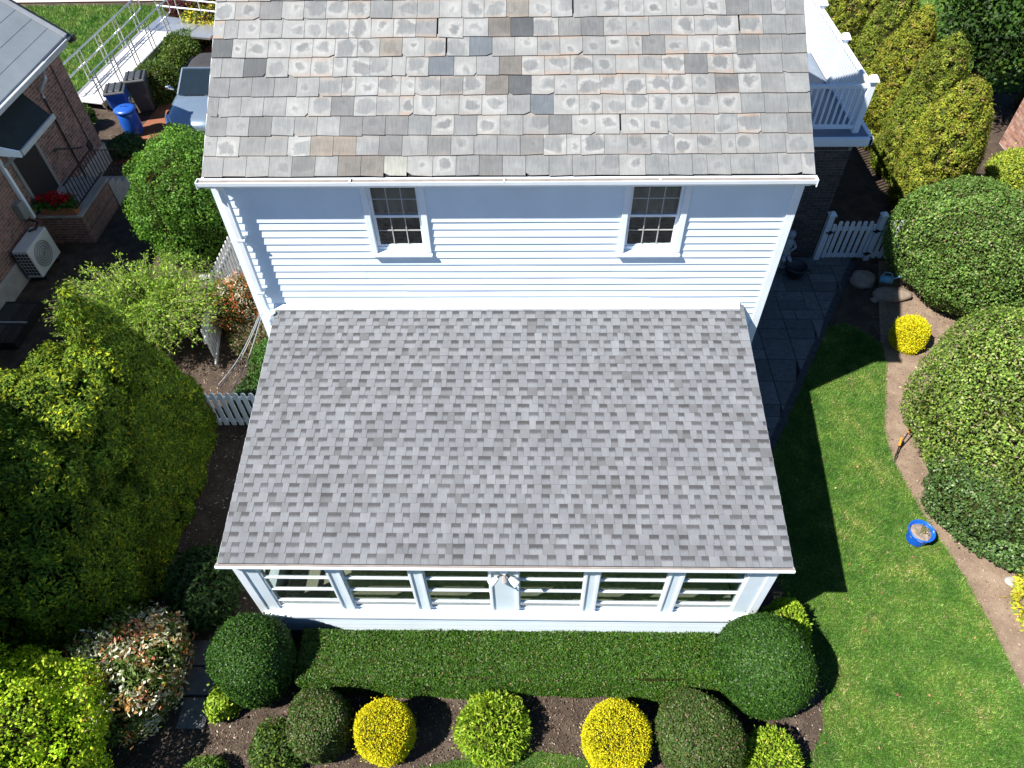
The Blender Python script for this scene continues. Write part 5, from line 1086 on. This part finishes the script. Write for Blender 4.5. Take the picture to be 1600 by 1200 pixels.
# ================================================================== bins
def wheelie(label, c, rz, body, lid, mark=False, hh=.95):
    t = thing('wheeled_bin', label, 'bin', c); ca_, sa_ = math.cos(rz), math.sin(rz)
    def W(a, b, z): return Vector((c[0] + a * ca_ - b * sa_, c[1] + a * sa_ + b * ca_, c[2] + z))
    def ring(x, y0, y1, z): return [W(-x, y0, z), W(x, y0, z), W(x, y1, z), W(-x, y1, z)]
    m = MB(); m.hexa(ring(.21, -.22, .24, .03) + ring(.28, -.32, .30, hh)); m.build('body', body, t, bevel=.04); MB().hexa(ring(.30, -.34, .32, hh - .05) + ring(.30, -.34, .32, hh + .0)).build('rim', body, t, bevel=.015)
    m = MB(); m.hexa(ring(.31, -.36, .34, hh + .005) + ring(.29, -.33, .31, hh + .055)); m.hexa(ring(.22, -.28, .24, hh + .056) + ring(.19, -.24, .20, hh + .08)); m.build('lid', lid, t, bevel=.015)
    for k in (-.18, 0, .18): m = MB(); m.hexa([W(k - .015, -.3, hh + .057), W(k + .015, -.3, hh + .057), W(k + .015, .28, hh + .057), W(k - .015, .28, hh + .057), W(k - .015, -.3, hh + .095), W(k + .015, -.3, hh + .095), W(k + .015, .28, hh + .095), W(k - .015, .28, hh + .095)]); m.build('lid_rib', 'black_plastic', t)
    MB().tube([W(-.24, .32, hh - .02), W(-.24, .40, hh + .0), W(.24, .40, hh + .0), W(.24, .32, hh - .02)], .018, 8).build('handle', lid, t)
    for s in (-1, 1): MB().tube([W(s * .20, .26, .1), W(s * .26, .26, .1)], .1, 14).build('wheel', 'rubber', t)
    if mark:   # ring of three arrows printed on the side
        for k in range(3):
            m = MB(); a0 = k * 2.094; n_ = 6; pts = [(a0 + 1.5 * i / n_) for i in range(n_ + 1)]
            z0 = hh * .62; xs = .2555
            for i in range(n_):
                q = [(rr * math.cos(a), rr * math.sin(a)) for a in pts[i:i + 2] for rr in (.06, .09)]
                m.hexa([W(xs, q[0][0], z0 + q[0][1]), W(xs, q[1][0], z0 + q[1][1]), W(xs, q[3][0], z0 + q[3][1]), W(xs, q[2][0], z0 + q[2][1])] + [W(xs + .012, q[0][0], z0 + q[0][1]), W(xs + .012, q[1][0], z0 + q[1][1]), W(xs + .012, q[3][0], z0 + q[3][1]), W(xs + .012, q[2][0], z0 + q[2][1])])
            m.build('recycling_arrow', 'white_paint', t)
wheelie('blue wheeled bin with black lid and white recycling ring', (-11.85, 11.75, 0), .25, 'blue_plastic', 'grey_plastic', True)
wheelie('dark grey wheeled bin behind the blue one', (-11.45, 12.35, 0), .25, 'grey_plastic', 'grey_plastic', hh=1.02)
br = thing('barrel', 'blue plastic barrel with a round domed lid in front of the bins', 'barrel', (-11.35, 10.95, 0))
MB().lathe([(.22, 0), (.26, .05), (.29, .35), (.27, .6), (.25, .72)], (-11.35, 10.95, 0), 22).build('body', 'blue_plastic', br, smooth=True); MB().lathe([(.29, .72), (.31, .74), (.31, .77), (.24, .81), (.1, .83), (0, .835)], (-11.35, 10.95, 0), 24).build('lid', 'blue_plastic', br, smooth=True); MB().tube([(-11.45, 10.95, .83), (-11.42, 10.95, .87), (-11.28, 10.95, .87), (-11.25, 10.95, .83)], .014, 6).build('handle', 'blue_plastic', br)
tube_ = thing('drain_pipe', 'white bent drain pipe lying at the bungalow corner', 'pipe', (-12.9, 11.1, 0)); MB().tube([(-12.7, 10.4, .3), (-12.75, 10.9, .25), (-12.95, 11.3, .12), (-13.2, 11.6, .06)], .07, 10).build('pipe', 'white_paint', tube_, smooth=True)

# ================================================================== car
car = thing('convertible_car', 'silver blue convertible with black soft top parked on the brick driveway', 'car', (-9.3, 12.3, 0)); cx, cy = -9.28, 12.35
def loft(rows, name, mat, n=16, smooth=True):
    """rows: (y, halfwidth, zlow, zhigh, exponent)"""
    m = MB(); k = 0
    for (y, hw, zl, zh, e) in rows:
        for j in range(n + 1):
            a = math.pi * j / n; ca_, sa_ = math.cos(a), math.sin(a); x = hw * math.copysign(abs(ca_) ** (2 / e), ca_); z = zl + (zh - zl) * abs(sa_) ** (2 / e)
            m.v.append((cx + x, cy + y, z))
    for i in range(len(rows) - 1):
        for j in range(n):
            a = i * (n + 1) + j; m.f.append((a, a + n + 1, a + n + 2, a + 1))
    m.f.append(tuple(range(n + 1))); m.f.append(tuple(reversed(range((len(rows) - 1) * (n + 1), len(rows) * (n + 1)))))
    m.c = [(1, 1, 1)] * len(m.v); m.p = m.c; m.uv = [(0, 0)] * len(m.v)
    return m.build(name, mat, car, smooth=smooth)
loft([(-2.12, .55, .28, .55, 3), (-2.08, .72, .22, .63, 3.5), (-1.9, .84, .2, .72, 4), (-1.5, .89, .2, .80, 4.5), (-.9, .90, .2, .87, 5), (-.4, .90, .2, .90, 5), (.6, .90, .2, .91, 5), (1.4, .89, .2, .91, 5), (1.9, .84, .22, .86, 4.5), (2.1, .70, .3, .74, 3.5)], 'body', 'car_paint')
loft([(-.05, .62, .9, 1.30, 4), (.1, .64, .9, 1.33, 4), (.55, .64, .9, 1.35, 4), (1.0, .60, .9, 1.28, 4), (1.45, .52, .9, 1.0, 4)], 'soft_top', 'soft_top')
ws = [(-.62, -.86, .885), (.62, -.86, .885), (.58, -.08, 1.30), (-.58, -.08, 1.30)]
P8 = [Vector((cx + a, cy + b, c)) for a, b, c in ws]
MB().hexa(P8 + [q + Vector((0, -.012, .018)) for q in P8]).build('windshield', 'dark_glass', car)
m = MB(); m.bar(P8[3] + Vector((0, -.01, .02)), P8[2] + Vector((0, -.01, .02)), .05, .04); m.bar(P8[0] + Vector((-.02, 0, .02)), P8[3] + Vector((-.02, 0, .02)), .045, .04); m.bar(P8[1] + Vector((.02, 0, .02)), P8[2] + Vector((.02, 0, .02)), .045, .04); m.build('windshield_frame', 'car_paint', car)
for s in (-1, 1):
    q = [Vector((cx + s * .66, cy - .6, .90)), Vector((cx + s * .66, cy + 1.0, .90)), Vector((cx + s * .63, cy + .9, 1.22)), Vector((cx + s * .61, cy + .02, 1.27))]; MB().hexa(q + [a + Vector((s * .012, 0, 0)) for a in q]).build('side_window', 'dark_glass', car)
    MB().tube([(cx + s * .86, cy - .55, .90), (cx + s * .98, cy - .57, .97), (cx + s * 1.06, cy - .57, .98)], [.03, .075, .05], 10).build('mirror', 'chrome', car)
    MB().tube([(cx + s * .60, cy - 2.02, .60), (cx + s * .74, cy - 1.72, .70)], [.10, .07], 10).build('headlight', 'chrome', car)
    for yy in (-1.3, 1.3):
        wh = MB().tube([(cx + s * .70, cy + yy, .31), (cx + s * .91, cy + yy, .31)], .31, 20).build('wheel', 'rubber', car); MB().tube([(cx + s * .905, cy + yy, .31), (cx + s * .918, cy + yy, .31)], .21, 16).build('rim', 'chrome', wh)
part('grille', 'black_plastic', car, (cx - .4, cx + .4, cy - 2.14, cy - 2.10, .34, .46)); part('wiper', 'black_iron', car, (cx - .5, cx + .1, cy - .90, cy - .88, .905, .92))

# ================================================================== brick house at the right edge
rb = thing('brick_building', 'sunlit red brick house wall at the right edge behind the evergreens', 'house', (15, 7, 0)); bwall = part('wall', 'mortar_light', rb, (13.5, 18, 3.0, 10.1, 0, 3.6))
brick_face(bwall, (13.5, 10.09, .04), (0, -1, 0), 5, 3.5, (-1, 0, 0), [(.27, .135, .10), (.32, .18, .135), (.22, .11, .085), (.33, .21, .17)], 260, lambda q: q[0] * 1.2 + abs(q[2] - 1.2) * .4, 44)
brick_face(bwall, (18, 10.1, .04), (-1, 0, 0), 4.5, 3.5, (0, 1, 0), [(.24, .10, .07), (.2, .085, .065)], 0, lambda q: q[0], 45)
part('roof', 'stone_grey', rb, (13.3, 18.2, 2.8, 10.3, 3.601, 3.75));
